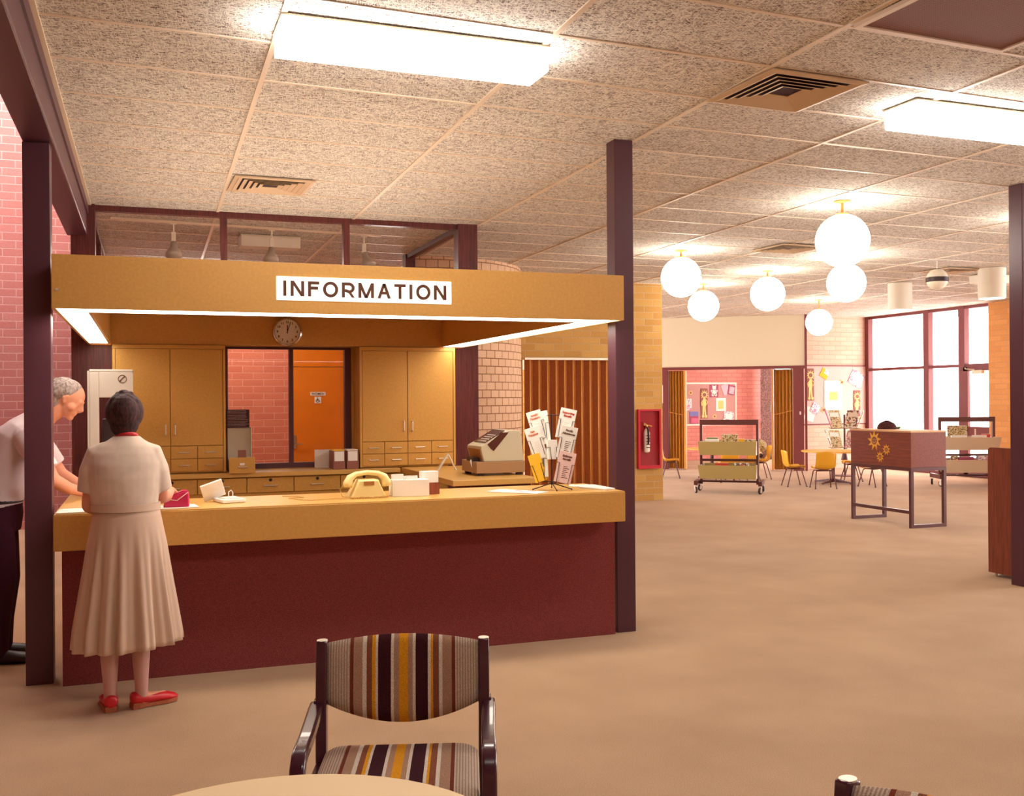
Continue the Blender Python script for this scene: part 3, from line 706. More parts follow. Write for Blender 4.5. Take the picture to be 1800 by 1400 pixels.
for i, x in enumerate((1.627, 1.753)):
    L = (x, 9.6, WZ)
    c = thing('box_file', ['grey box file with white spine label, left of the two on the worktop', 'grey box file with white spine label, right of the two beside the cupboard'][i], 'box file', L, group=None)
    mb = W(L); mb.box(x, x + 0.112, 9.5, 9.72, WZ + 0.001, 1.115); mb.build('case', 'plaque', c, bevel=0.002)
    mb = W(L); mb.box(x + 0.012, x + 0.10, 9.497, 9.501, 1.02, 1.11); mb.build('spine_label', 'paper', c)
    mb = W(L); mb.box(x + 0.006, x + 0.106, 9.51, 9.7, 1.115, 1.125); mb.build('papers', 'yellow_paper' if i == 0 else 'paper', c)
L = (1.5, 9.78, WZ); mb = W(L); mb.prism([(1.50, WZ + 0.001), (1.655, WZ + 0.001), (1.655, 1.118), (1.50, 1.118)], 9.775, 9.79); o = mb.build('paper_sheet', 'paper', None, loc=L); tag(o, 'white sheet of card propped against the lobby window beside the box files', 'paper')
# drawing triangle / easel card by the right cupboard
L = (2.56, 8.96, WZ)
c = thing('easel_stand', 'thin cream A-shaped easel standing between the cupboard and the cash register', 'easel', L)
mb = W(L); mb.prism([(2.47, WZ), (2.49, WZ), (2.585, WZ + 0.145), (2.57, WZ + 0.15)], 8.95, 8.98); mb.build('front_bar', 'bin_end', c)
mb = W(L); mb.prism([(2.572, WZ + 0.148), (2.583, WZ + 0.145), (2.655, WZ), (2.645, WZ)], 8.95, 8.98); mb.build('rear_bar', 'paper', c)

# public phone hood at the far end of the side counter
L = (-0.41, 8.9, 0.985)
c = thing('telephone_hood', 'tall white open phone hood with a round receiver emblem at far left end of counter', 'phone booth', L)
mb = W(L); mb.box(-0.425, -0.41, 8.60, 9.0, 0.985, 1.83); mb.box(-0.41, -0.34, 8.60, 8.63, 0.985, 1.82); mb.box(-0.41, -0.11, 8.97, 9.0, 1.63, 1.84); mb.box(-0.41, -0.092, 8.60, 8.97, 1.82, 1.84); mb.box(-0.34, -0.092, 8.60, 8.63, 1.62, 1.82); hd = mb.build('hood', 'card_side', c, bevel=0.006)
q = MB(); q.tube([(-0.17 + 0.41 + 0.030 * math.cos(a), -0.303, 0.78 + 0.030 * math.sin(a)) for a in [2 * PI * i / 28 for i in range(28)]], 0.0022, 6, closed=True); em = q.build('emblem_ring', 'brown_ink', c)
q = MB(); q.tube([(0.222, -0.303, 0.762), (0.232, -0.304, 0.775), (0.25, -0.304, 0.795), (0.258, -0.303, 0.80)], [0.006, 0.0035, 0.0035, 0.006], 8); q.build('receiver_emblem', 'brown_ink', em)
mb = W(L); mb.box(-0.33, -0.15, 8.9, 8.97, 1.15, 1.45); mb.build('telephone_body', 'black', c, bevel=0.01)

# ------------------------------------------------------------------ things on the counter
TZ = 0.9885
# ivory desk telephone
c = thing('telephone', 'ivory desk telephone with coiled cord on the counter', 'telephone', (1.27, 6.27, TZ), 0.05)
mb = MB()
prof = [(-0.105, 0.0), (0.105, 0.0), (0.102, 0.018), (0.074, 0.078), (0.06, 0.112), (-0.06, 0.112), (-0.074, 0.078), (-0.102, 0.018)]
def sec(y, s, h): return [(x * s, y, z * h) for x, z in prof]
mb.rings([sec(-0.095, 1.0, 0.95), sec(-0.08, 1.0, 1.0), sec(0.0, 1.0, 1.0), sec(0.09, 1.0, 0.6), sec(0.12, 0.95, 0.35)]); bd = mb.build('body', 'phone', c, bevel=0.008, smooth='auto')
mb = MB(); mb.box(-0.032, 0.032, -0.098, -0.090, 0.078, 0.103); mb.build('vent', 'ivory_dark', bd)
mb = MB(); mb.lathe([(0.045, 0.0), (0.045, 0.008), (0.038, 0.012), (0.002, 0.012)], n=24); o = mb.build('dial', 'phone', bd); o.location = (0, 0.075, 0.078); o.rotation_euler = (-0.5, 0, 0)
mb = MB(); hs = [(-0.122, 0, 0.068), (-0.120, 0, 0.092), (-0.106, 0, 0.124), (-0.07, 0, 0.146), (0, 0, 0.155), (0.07, 0, 0.146), (0.106, 0, 0.124), (0.120, 0, 0.092), (0.122, 0, 0.068)]
mb.tube([(x, -0.05, z) for x, _, z in hs], [0.028, 0.030, 0.024, 0.016, 0.0145, 0.016, 0.024, 0.030, 0.028], 14)
mb.build('handset', 'phone', c, smooth=True, bevel=0)
mb = MB(); pts = [(-0.14, -0.05, 0.08), (-0.155, -0.05, 0.075), (-0.158, 0.0, 0.05), (-0.15, -0.03, 0.012), (-0.11, -0.09, 0.008)]
for i in range(120):
    t = i / 119; a = t * 2 * PI * 22
    pts.append((-0.11 + 0.22 * t, -0.13 - 0.01 * math.sin(t * 3) + 0.0055 * math.cos(a), 0.009 + 0.0055 * math.sin(a)))
mb.tube(pts, 0.0028, 6); mb.build('coiled_cord', 'cord', c)
mb = MB(); mb.tube([(-0.10, -0.10, 0.004), (-0.22, -0.05, 0.003), (-0.34, -0.08, 0.003), (-0.40, -0.03, 0.003), (-0.45, 0.10, 0.003), (-0.36, 0.10, 0.003), (-0.38, 0.2, 0.003), (-0.46, 0.26, 0.003)], 0.003, 6); mb.build('line_cord', 'cord', c)
# telephone index
c = thing('telephone_index', 'open white flip-up telephone index on the counter beside the orange chair', 'telephone index', (0.46, 6.32, TZ), 0.25)
mb = MB(); mb.box(-0.07, 0.07, -0.1, 0.08, 0, 0.022); mb.build('base', 'paper', c, bevel=0.005)
mb = MB(Matrix.Translation((-0.06, 0.08, 0.018)) @ Matrix.Rotation(math.radians(30), 4, 'X') @ Matrix.Rotation(math.radians(-22), 4, 'Y')); mb.box(-0.06, 0.07, -0.006, 0.006, 0, 0.12); mb.build('lid', 'paper', c, bevel=0.003)
mb = MB(); mb.box(-0.05, 0.05, -0.08, 0.04, 0.022, 0.028); mb.build('card_pack', 'card_side', c)
mb = MB(); mb.tube([(0.01, 0.03 , 0.028), (0.01, 0.03, 0.055), (0.025, 0.03, 0.065), (0.035, 0.03, 0.05), (0.035, 0.03, 0.028)], 0.003, 6); mb.build('wire_loop', 'paper', c)
# card holders
c = thing('leaflet_box', 'stepped white leaflet dispenser standing right of the telephone', 'leaflet holder', (1.43, 6.22, TZ), 0.0)
mb = MB(); mb.prism([(0, 0), (0.13, -0.03), (0.225, -0.035), (0.225, 0.10), (0.0, 0.10)], 0, 0.10, 'z'); mb.box(0.0, 0.075, 0.02, 0.035, 0.10, 0.135); mb.box(0.085, 0.16, 0.0, 0.015, 0.10, 0.125); mb.build('box', 'paper', c)
mb = MB(); mb.box(0.08, 0.15, 0.03, 0.08, 0.10, 0.118); mb.build('leaflets', 'card_side', c)
c = thing('card_block', 'white card stack in a dark wood holder beside the leaflet dispenser', 'card holder', (1.655, 6.27, TZ), 0.0)
mb = MB(); mb.box(0.0, 0.09, 0.0, 0.09, 0, 0.073); mb.build('holder', 'teak', c)
mb = MB(); mb.box(-0.02, 0.085, 0.01, 0.085, 0.073, 0.143); mb.build('cards', 'paper', c)
# papers
def sheet_of(label, pts, z=TZ, th=0.003, m='paper', nm='paper_sheet', cat='paper'):
    cx = sum(p[0] for p in pts) / len(pts); cy = sum(p[1] for p in pts) / len(pts); L = (cx, cy, z)
    mb = W(L); mb.prism(pts, z, z + th, 'z'); return tag(mb.build(nm, m, None, loc=L), label, cat)
a = thing('open_magazine', 'open magazine with printed pictures lying on the counter left of the leaflet stand', 'magazine', (2.2, 6.2, TZ))
mb = W((2.2, 6.2, TZ)); mb.prism([(2.06, 6.28), (2.30, 6.00), (2.42, 6.10), (2.2, 6.40)], TZ, TZ + 0.004, 'z'); mb.build('page', 'paper', a)
mb = W((2.2, 6.2, TZ)); mb.prism([(2.20, 6.21), (2.28, 6.11), (2.36, 6.17), (2.27, 6.28)], TZ + 0.004, TZ + 0.005, 'z'); mb.build('picture', 'art2', a)
sheet_of('thin stack of white pages at the right end of the counter', [(2.72, 6.30), (2.80, 6.08), (2.89, 6.10), (2.885, 6.42), (2.80, 6.46)], th=0.008)
sheet_of('white pages under the open magazine end near the right post', [(2.69, 6.40), (2.78, 6.33), (2.80, 6.47), (2.74, 6.52)], th=0.005)
sheet_of('white paper lying on the counter left of the woman', [(-0.455, 6.0), (-0.28, 6.0), (-0.28, 6.22), (-0.45, 6.22)], th=0.006)
sheet_of('white paper lying on the counter between the woman and the index', [(-0.02, 6.0), (0.28, 6.05), (0.26, 6.22), (-0.02, 6.2)], th=0.004)

# cash register
c = thing('cash_register', 'grey and taupe electronic cash register on the side desk', 'cash register', (2.58, 8.12, WZ), 0.0)
mb = MB(); mb.box(0, 0.43, 0.0, 0.42, 0.022, 0.118); mb.build('cash_drawer', 'register_base', c, bevel=0.004)
for x in (0.04, 0.39):
    for y in (0.04, 0.37): mb = MB(); mb.box(x - 0.025, x + 0.025, y - 0.02, y + 0.02, 0, 0.022); mb.build('foot', 'black', c)
pr = [(0.07, 0.118), (0.042, 0.225), (0.045, 0.245), (0.27, 0.372), (0.285, 0.378), (0.395, 0.372), (0.425, 0.118)]
mb = MB(); mb.prism(pr, 0.012, 0.40); mb.build('housing', 'register', c, bevel=0.006)
mb = MB(); mb.prism([(0.062, 0.13), (0.036, 0.222), (0.043, 0.222), (0.07, 0.13)], 0.05, 0.36); mb.build('receipt_front', 'ivory_dark', c)
mb = MB(); mb.box(0.0, 0.06, 0.1, 0.28, 0.118, 0.15); mb.build('printer_mouth', 'black', c)
mb = MB(); mb.prism([(0.09, 0.279), (0.093, 0.2735), (0.268, 0.3718), (0.265, 0.378)], 0.05, 0.36); kb = mb.build('keyboard', 'register_dark', c)
for i in range(4):
    for j in range(5):
        t = 0.10 + 0.028 * i; z = 0.2815 + 0.028 * i * 0.565
        mb = MB(); mb.box(t, t + 0.014, 0.07 + 0.045 * j, 0.10 + 0.045 * j, z, z + 0.01); mb.build('key', 'paper', kb)
mb = MB(); mb.prism([(0.155, 0.205), (0.29, 0.36), (0.225, 0.36), (0.10, 0.262), (0.13, 0.225)], 0.009, 0.012); mb.build('side_window', 'register_dark', c)
mb = MB(); mb.tube([(-0.005, 0.14, 0.13), (-0.012, 0.12, 0.11), (-0.008, 0.1, 0.07)], [0.004, 0.008, 0.002], 8); mb.build('paper_curl', 'paper', c)

# wire leaflet stand
SP = Vector((2.50, 6.235, TZ))
c = thing('leaflet_stand', 'black wire leaflet spinner on a tripod base at the right of the counter', 'leaflet stand', SP, -YAW)
mb = MB()
mb.tube([(0, 0, 0.04), (0, 0, 0.50)], 0.004, 8)
mb.ball((0, 0, 0.045), 0.012, 12)
for a in (-0.25, PI + 0.25, PI / 2, -PI / 2 + 0.2):
    mb.tube([(0, 0, 0.045), (0.135 * math.cos(a), 0.135 * math.sin(a) , 0.006)], 0.0035, 8); mb.ball((0.13 * math.cos(a), 0.13 * math.sin(a), 0.007), 0.006, 8)
mb.tube([(-0.07, 0, 0.055), (0.07, 0, 0.055)], 0.003, 6); mb.tube([(-0.05, 0, 0.49), (0.05, 0, 0.49)], 0.003, 6)
mb.tube([(-0.035, -0.01, 0.49), (-0.035, -0.01, 0.20)], 0.0025, 6)
mb.build('frame', 'black_wire', c)
def pocket(u, z, lean, turn, hgt=0.2, wd=0.10):
    T = Matrix.Translation((u, -0.085 + 0.22 * z, z)) @ Matrix.Rotation(turn, 4, 'Z') @ Matrix.Rotation(lean, 4, 'Y') @ Matrix.Rotation(-0.12, 4, 'X')
    mb = MB(T); h2 = hgt * 0.62
    mb.tube([(-wd / 2, -0.02, h2), (-wd / 2 + 0.015, -0.02, h2 + 0.002), (-wd / 2 + 0.02, -0.02, 0), (wd / 2 - 0.02, -0.02, 0), (wd / 2 - 0.015, -0.02, h2 + 0.002), (wd / 2, -0.02, h2), (wd / 2, 0.012, h2), (-wd / 2, 0.012, h2)], 0.002, 6, closed=True)
    mb.build('wire_pocket', 'black_wire', c); return T
def leaflet(T, wd, hgt, m, label, lines, ink, th=0.018):
    o = thing('leaflet_pack', label, 'leaflets', (0, 0, 0), group=None)
    o.matrix_world = Matrix.Translation(SP) @ Matrix.Rotation(-YAW, 4, 'Z') @ T
    mb = MB(); mb.box(-wd / 2, wd / 2, -0.016, -0.016 + th, 0.002, hgt); mb.build('booklets', m, o, bevel=0.001)
    for i, s in enumerate(lines):
        text('lettering', s, 0.0185, ink, o, (0, -0.0175, hgt - 0.028 - 0.021 * i), bold=0.0006)
    if lines:
        mb = MB(); random.seed(len(lines[0]))
        for r in range(7): mb.box(-0.012, 0.02 + random.uniform(-0.01, 0.008), -0.0168, -0.016, hgt * 0.52 - r * 0.012, hgt * 0.52 - r * 0.012 + 0.004)
        mb.build('small_print', 'card_side' if ink != 'brown_ink' else 'brown_ink', o)
LF = [
 (-0.070, 0.335, -0.28, 0.10, 0.10, 0.19, 'paper', 'white leaflets headed Invalid Pensions, top left pocket of the wire stand', ['Invalid', 'Pensions'], 'pink_ink'),
 (-0.035, 0.30, -0.20, -0.5, 0.075, 0.22, 'paper', 'blank white leaflet sagging in the inner upper left pocket of the wire stand', [], 'pink_ink'),
 (0.072, 0.335, 0.22, 0.0, 0.11, 0.20, 'paper', 'white leaflets headed Supporting Benefit in red, top right pocket of the wire stand', ['Supporting', 'Benefit'], 'red_ink'),
 (-0.072, 0.205, -0.30, 0.10, 0.10, 0.215, 'paper', 'white leaflets headed Age Pensions, middle left pocket of the wire stand', ['Age', 'Pensions'], 'pink_ink'),
 (0.074, 0.205, 0.22, 0.0, 0.11, 0.215, 'card_side', 'white leaflets headed Family Allowances, middle right pocket of the wire stand', ['Family', 'Allowances'], 'brown_ink'),
 (-0.068, 0.06, -0.30, 0.0, 0.085, 0.185, 'yellow_paper', 'bright yellow leaflets in the bottom left pocket of the wire stand', [], 'brown_ink'),
 (-0.045, 0.08, -0.33, -1.1, 0.085, 0.2, 'bin_end', 'thick pale leaflets seen edge-on in the bottom inner pocket of the wire stand', [], 'brown_ink'),
 (0.060, 0.05, 0.22, 0.0, 0.115, 0.205, 'pinboard_pink', 'pinkish leaflets headed Sickness Benefit, bottom right pocket of the wire stand', ['Sickness', 'Benefit'], 'brown_ink'),
 (0.0, 0.20, 0.03, 0.7, 0.085, 0.13, 'paper', 'short white leaflets in the centre pocket of the wire stand', [], 'brown_ink')]
for u, z, lean, turn, wd, hg, m, lab, lines, ink in LF:
    T = pocket(u, z, lean, turn, hg, wd); leaflet(T, wd - 0.004, hg, m, lab, lines, ink)

# shell chairs behind the counter
def shell_chair(name, label, loc, rz, m='orange_plastic', s=1.0, seat=0.45, back=0.40, width=0.46, cat='chair', group=None, legs=True):
    c = thing(name, label, cat, loc, rz, group)
    prof = [(-0.21, 0.42), (-0.19, 0.445), (-0.12, 0.45), (0.0, 0.43), (0.10, 0.43), (0.16, 0.455), (0.195, 0.52), (0.22, 0.62), (0.245, 0.74), (0.26, 0.82), (0.262, 0.835)]
    def fn(u, v):
        k = u * (len(prof) - 1); i = min(int(k), len(prof) - 2); f = k - i
        y = prof[i][0] * (1 - f) + prof[i + 1][0] * f; z = prof[i][1] * (1 - f) + prof[i + 1][1] * f
        e = 2 * v - 1; back_ = max(0, (u - 0.5) / 0.5)
        wd = width * (1.0 - 0.10 * max(0, u - 0.85) / 0.15 * (1 if u > 0.85 else 0)) * (1 - 0.05 * abs(2 * u - 1))
        x = wd / 2 * e
        z += 0.045 * abs(e) ** 3 * (1 - back_) - 0.05 * back_ ** 4 * e ** 4
        y -= 0.06 * abs(e) ** 2.5 * back_
        return (x * s, y * s, z * s)
    mb = MB(); mb.sheet(fn, 24, 14); mb.build('seat_shell', m, c, smooth=True, solid=0.012 * s)
    mb = MB(); r = 0.010 * s + 0.002
    mb.tube([(-0.17 * s, -0.12 * s, 0.40 * s), (0.17 * s, -0.12 * s, 0.40 * s)], r, 8); mb.tube([(-0.17 * s, 0.10 * s, 0.40 * s), (0.17 * s, 0.10 * s, 0.40 * s)], r, 8)
    for x in (-0.13, 0.13): mb.tube([(x * s, -0.12 * s, 0.405 * s), (x * s, 0.10 * s, 0.405 * s)], r, 8)
    mb.build('under_frame', 'brown_metal', c)
    for x, y in ((-1, -1), (1, -1), (-1, 1), (1, 1)):
        mb = MB(); y0 = -0.12 if y < 0 else 0.10
        mb.tube([(x * 0.13 * s, y0 * s, 0.40 * s), (x * 0.175 * s, y0 * s, 0.397 * s), (x * 0.19 * s, (y0 + 0.01 * y) * s, 0.37 * s), (x * 0.235 * s, (y0 + 0.11 * y) * s, 0.008)], r, 8)
        lg = mb.build('leg', 'brown_metal', c)
        mb = MB(); mb.cyl((x * 0.235 * s, (y0 + 0.11 * y) * s), 0.014, 0, 0.014, 10); mb.build('foot_cap', 'black', lg)
    return c
shell_chair('shell_chair', 'orange moulded shell chair behind the counter near the phone index', (0.52, 7.12, 0), PI + 0.05, s=1.09)
shell_chair('shell_chair', 'orange moulded shell chair in front of the cash register desk', (2.02, 7.38, 0), PI - 0.9, s=1.09)
shell_chair('shell_chair', 'orange moulded shell chair mostly hidden behind the woman', (0.03, 7.5, 0), PI + 0.25, s=1.09)
# ------------------------------------------------------------------ ceiling fixtures
def fluoro(x, y, label, group=None, m='fixture', ln=1.30, wd=0.285, rz=0.05):
    c = thing('fluorescent_light', label, 'ceiling light', (x, y, ZC - 0.012), rz, group)
    mb = MB(); mb.prism([(-wd / 2, -0.004), (wd / 2, -0.004), (wd / 2 - 0.015, -0.118), (-wd / 2 + 0.015, -0.118)], -ln / 2, ln / 2, 'x'); mb.build('diffuser', m, c, bevel=0.006)
    mb = MB(); mb.box(-ln / 2 - 0.003, ln / 2 + 0.003, -wd / 2 - 0.004, wd / 2 + 0.004, -0.004, 0.004); mb.build('housing', 'cream', c)
    return c
G = 'surface mounted fluorescent lights'
fluoro(1.235, 4.83, 'glowing long fluorescent ceiling light above the information canopy, top left of the photo', G, rz=0.012)
fluoro(4.90, 4.98, 'glowing long fluorescent ceiling light at the top right beyond the square vent', G, rz=0.02)
for i, (x, y) in enumerate(((1.2, 0.9), (4.9, 1.0), (8.7, 5.1), (8.7, 1.2), (0.5, 13.9), (1.3, 14.4))):  # unseen lights added as fill for the hall and the lobby
    fluoro(x, y, 'added fluorescent ceiling light out of view, extra fill for the hall' if y < 12 else 'added fluorescent ceiling light hidden at the left of the lobby brick wall, lobby fill' if y < 14 else 'added fluorescent ceiling light hidden deep in the lobby in front of the orange door, lobby fill', G)
fluoro(1.25, 11.17, 'fluorescent ceiling light in the lobby seen through the clerestory glass', G, m='drum', ln=0.62, wd=0.25)

def diffuser(x, y, s, label, rz=0.03, sy=None):
    c = thing('ceiling_vent', label, 'ceiling vent', (x, y, ZC - 0.01), rz)
    def sq(a, b, z): return [(-a, -b, z), (a, -b, z), (a, b, z), (-a, b, z)]
    sy = sy or s
    mb = MB(); mb.rings([sq(s / 2, sy / 2, 0.0), sq(s / 2, sy / 2, -0.008), sq(s / 2 - 0.03, sy / 2 - 0.03, -0.014), sq(s / 2 - 0.03, sy / 2 - 0.03, 0.002)], caps=(False, False)); mb.build('frame', 'vent_paint', c)
    mb = MB(); mb.box(-s / 2 + 0.025, s / 2 - 0.025, -sy / 2 + 0.025, sy / 2 - 0.025, 0.0, 0.004); mb.build('duct_backing', 'vent_dark', c)
    for i in range(5):
        a = s / 2 - 0.045 - i * 0.046; b = sy / 2 - 0.045 - i * 0.046 * sy / s
        if a < 0.02: break
        mb = MB(); mb.rings([sq(a + 0.012, b + 0.012, -0.014), sq(a + 0.012, b + 0.012, -0.011), sq(a - 0.022, b - 0.022, 0.0), sq(a - 0.022, b - 0.022, -0.003)], closed=True); mb.build('louvre', 'vent_paint', c)
    return c
diffuser(3.435, 4.95, 0.64, 'square louvred ceiling vent beside the right-hand fluorescent light', 0.05)
diffuser(0.96, 8.48, 0.62, 'square louvred ceiling vent above the kiosk canopy', 0.03)
diffuser(7.1, 10.2, 0.62, 'square louvred ceiling vent among the globe lights', 0.05)
diffuser(10.55, 11.35, 0.62, 'square louvred ceiling vent beside the white drum lights', 0.05)
L = (3.45, 3.66, ZC - 0.012)
c = thing('return_air_grille', 'large brown perforated return air grille at the top right corner', 'air grille', L, 0.05)
t = NT('perforated_grille'); o_ = t.obj(); mp = t.n('ShaderNodeMapping'); mp.inputs['Scale'].default_value = (1, 1, 0); t.l(o_, mp.inputs[0])
vo = t.n('ShaderNodeTexVoronoi'); vo.inputs['Scale'].default_value = 75; vo.inputs['Randomness'].default_value = 0.0; t.l(mp.outputs[0], vo.inputs['Vector'])
t.l(t.ramp(vo.outputs['Distance'], [(0.34, lin((96, 56, 58))), (0.42, lin((158, 112, 100)))]), t.b.inputs['Base Color']); t.b.inputs['Roughness'].default_value = 0.7
M['perforated'] = t.m
mb = MB(); mb.box(-0.285, 0.60, -0.64, 0.29, -0.006, 0.004); mb.build('perforated_panel', 'perforated', c)
mb = MB()
for a, b, e, f in ((-0.31, 0.625, 0.285, 0.315), (-0.31, 0.625, -0.665, -0.64), (-0.31, -0.28, -0.64, 0.285), (0.595, 0.625, -0.64, 0.285)): mb.box(a, b, e, f, -0.014, 0.006)
mb.build('frame', 'tbar', c)

def globe(x, y, z, r, label):
    c = thing('globe_light', label, 'ceiling light', (x, y, ZC - 0.002), 0, 'opal globe ceiling lights')
    mb = MB(); mb.ball((0, 0, z - ZC), r, 36); mb.build('globe', 'globe', c, smooth=True)
    top = z + r - ZC
    mb = MB(); mb.lathe([(0.075, 0.0), (0.075, -0.008), (0.02, -0.016), (0.012, -0.02), (0.012, top + 0.012), (0.055, top + 0.006), (0.058, top - 0.012), (0.05, top - 0.014)], n=20); mb.build('ceiling_rose', 'accordion_gold', c, smooth='auto')
GL = [(5.87, 7.61, 2.985, .237, 'largest and nearest glowing globe light, right of centre under the ceiling'),
      (5.99, 10.77, 3.02, .237, 'glowing globe light just right of the tall post, leftmost of the globes'),
      (8.19, 10.55, 3.00, .237, 'glowing globe light directly beneath the largest globe in the photo'),
      (8.12, 12.16, 3.02, .237, 'glowing globe light in the middle of the group, above the cream bulkhead'),
      (8.09, 13.85, 3.00, .237, 'glowing globe light low over the left end of the cream bulkhead'),
      (11.46, 15.54, 2.93, .237, 'farthest small glowing globe light in front of the activity wall'),
      (8.3, 7.55, 3.0, .237, 'glowing globe light hidden beyond the right edge behind the far post')]
for a in GL: globe(*a)
def drum(x, y, label, r=0.18):
    c = thing('drum_light', label, 'ceiling light', (x, y, ZC), 0, 'white drum downlights')
    mb = MB(); mb.lathe([(r, -0.005), (r, -0.42), (r - 0.012, -0.42), (r - 0.012, -0.3)], n=32); mb.build('drum', 'drum', c, smooth='auto')
    mb = MB(); mb.lathe([(r * 0.8, -0.39), (r - 0.013, -0.40), (r - 0.013, -0.405), (0.002, -0.402)], n=24); mb.build('lens', 'globe', c)
drum(11.01, 12.89, 'white drum downlight, the left one of the two near the glass wall')
drum(10.96, 11.0, 'white drum downlight, the right one of the two beside the far post')
c = thing('ball_detector', 'white ceiling ball with a dark band hanging between the drum lights', 'ceiling sensor', (9.67, 10.62, ZC))
mb = MB(); mb.ball((0, 0, -0.24), 0.137, 28); mb.build('ball', 'drum', c, smooth=True)
mb = MB(); mb.lathe([(0.134, -0.275), (0.142, -0.268), (0.142, -0.222), (0.134, -0.215)], (0, 0, 0), 28); mb.build('band', 'black', c, smooth='auto')
mb = MB(); mb.tube([(0, 0, 0), (0, 0, -0.11)], 0.006, 8); mb.build('cord', 'silver', c)
fluoro(11.9, 11.65, 'unlit long ceiling fixture box above the white drum lights', None, m='drum', ln=1.2, wd=0.3)

# spot track in the lobby ceiling
c = thing('track_rail', 'thin pale light track on the lobby ceiling behind the clerestory glass', 'light track', (1.03, 10.5, ZC))
mb = W((1.03, 10.5, ZC)); mb.strip([(-0.3, 10.42, ZC - 0.014), (2.36, 10.70, ZC - 0.014)], 0.03, 0.022, side=(0, 1, 0)); mb.build('rail', 'tbar', c)
for i, (x, y, tl, lab) in enumerate(((0.265, 10.478, 0.0, 'left'), (1.208, 10.578, 0.12, 'middle'), (2.168, 10.68, -0.3, 'right'))):
    c = thing('track_spot', 'white spotlight hanging from the lobby track, %s of the three' % lab, 'spotlight', (x, y, ZC - 0.026), 0, 'track spotlights')
    mb = MB(); mb.box(-0.03, 0.03, -0.012, 0.012, -0.012, 0.0); mb.tube([(0, 0, -0.01), (0, 0, -0.09)], 0.008, 8); mb.box(-0.02, 0.02, -0.018, 0.018, -0.20, -0.085); mb.build('bracket', 'drum', c)
    mb = MB(); mb.lathe([(0.03, 0.0), (0.034, -0.05), (0.075, -0.12), (0.08, -0.145), (0.06, -0.165), (0.002, -0.17)], n=24); o = mb.build('lamp', 'spot_grey', c, smooth=True); o.location = (0, 0, -0.185); o.rotation_euler = (-0.35, tl, 0)

# ------------------------------------------------------------------ folding doors
def folds(TM, length, h, n, depth, name, label, gold=True, rise=0.02, L0=(0, 0, 0), m='accordion', me='accordion_edge'):
    c = thing(name, label, 'folding door', TM.translation.copy(), TM.to_euler().z)
    mb = MB(); pts = []
    for i in range(2 * n + 1): pts.append((length * i / (2 * n), (-depth / 2 if i % 2 else depth / 2)))
    vs = [(x, y, rise) for x, y in pts] + [(x, y, h) for x, y in pts]; k = len(pts)
    mb.add(vs, [(i, i + 1, k + i + 1, k + i) for i in range(k - 1)]); mb.build('pleats', m, c, solid=0.006)
    mb = MB()
    for i in range(1, 2 * n, 2):
        x, y = pts[i]; mb.tube([(x, y, rise), (x, y, h - 0.005)], 0.011 if gold else 0.006, 8)
    e = mb.build('fold_edges', me, c, smooth=True); tag(e, 'gold fold edges')
    return c
c = folds(Matrix.Translation((5.21, 14.03, 0)), 1.50, 2.155, 11, 0.055, 'folding_door', 'closed brown accordion door with gold ribs behind the leaflet stand')
mb = MB(); mb.box(-0.02, 1.52, -0.06, 0.06, 2.155, 2.185); mb.build('head_track', 'silver', c)
def stack(u0, u1, label, side):
    T = TA @ Matrix.Translation((u0, 0.06, 0))
    c = folds(T, u1 - u0, 2.175, 5, 0.07, 'folding_door', label, gold=False, m='accordion_gold')
    x = u1 - u0 if side > 0 else 0.0
    mb = MB(); mb.box(x - 0.02 + 0.03 * side, x + 0.02 + 0.03 * side, -0.13, 0.13, 0.01, 2.175); lp = mb.build('lead_post', 'accordion_edge', c)
    mb = MB(); mb.box(x - 0.012 + 0.06 * side, x + 0.012 + 0.06 * side, -0.16, -0.13, 1.27, 1.42); mb.build('handle', 'silver', lp)
    mb = MB(); mb.strip([((0.0 if side > 0 else u1 - u0), -0.14, 1.27 if side > 0 else 1.29), (x, -0.14, 1.2)], 0.02, 0.012, side=(0, 1, 0)); mb.build('strap', 'accordion_edge', c)
    return c
stack(0.13, 0.46, 'folded tan accordion door stacked at the left of the activity room opening', 1)
stack(LAB - 0.66, LAB - 0.28, 'folded tan accordion door stacked at the right of the activity room opening', -1)
o = MB(TA); o.box(LAB - 0.13, LAB - 0.10, -0.035, -0.02, 1.2, 1.27); tag(o.build('door_latch', 'paper', None), 'small white latch plate on the dark jamb at the right of the opening', 'latch')
o = MB(); o.box(7.505, 7.52, 14.12, 14.2, 1.5, 1.78); tag(o.build('wall_plate', 'paper', None), 'white plate on the edge of the tan brick pier beyond the extinguisher', 'wall plate')

# fire extinguisher cabinet
EX = (7.25, 14.09, 0.50)
c = thing('extinguisher_cabinet', 'red glass-fronted fire extinguisher cabinet on the tan brick pier', 'extinguisher cabinet', EX)
mb = MB()
mb.box(-0.197, -0.165, -0.05, 0.005, 0, 0.91); mb.box(0.165, 0.197, -0.05, 0.005, 0, 0.91); mb.box(-0.165, 0.165, -0.05, 0.005, 0.88, 0.91); mb.box(-0.165, 0.165, -0.05, 0.005, 0, 0.05)
mb.build('frame', 'red', c, bevel=0.002)
mb = MB(); mb.box(-0.165, 0.165, -0.004, 0.004, 0.05, 0.88); mb.build('back_panel', mat('deep_red', (160, 12, 40), 0.5), c)
mb = MB(); mb.box(-0.165, 0.165, -0.047, -0.044, 0.05, 0.88); mb.build('glass_front', 'glass', c)
c = thing('fire_extinguisher', 'small white fire extinguisher with brass valve inside the red cabinet', 'fire extinguisher', (7.205, 14.062, 0.76))
mb = MB(); mb.lathe([(0.012, -0.02), (0.045, 0.0), (0.048, 0.02), (0.048, 0.29), (0.03, 0.34), (0.016, 0.36)], n=24); mb.build('cylinder', 'paper', c, smooth='auto'); 
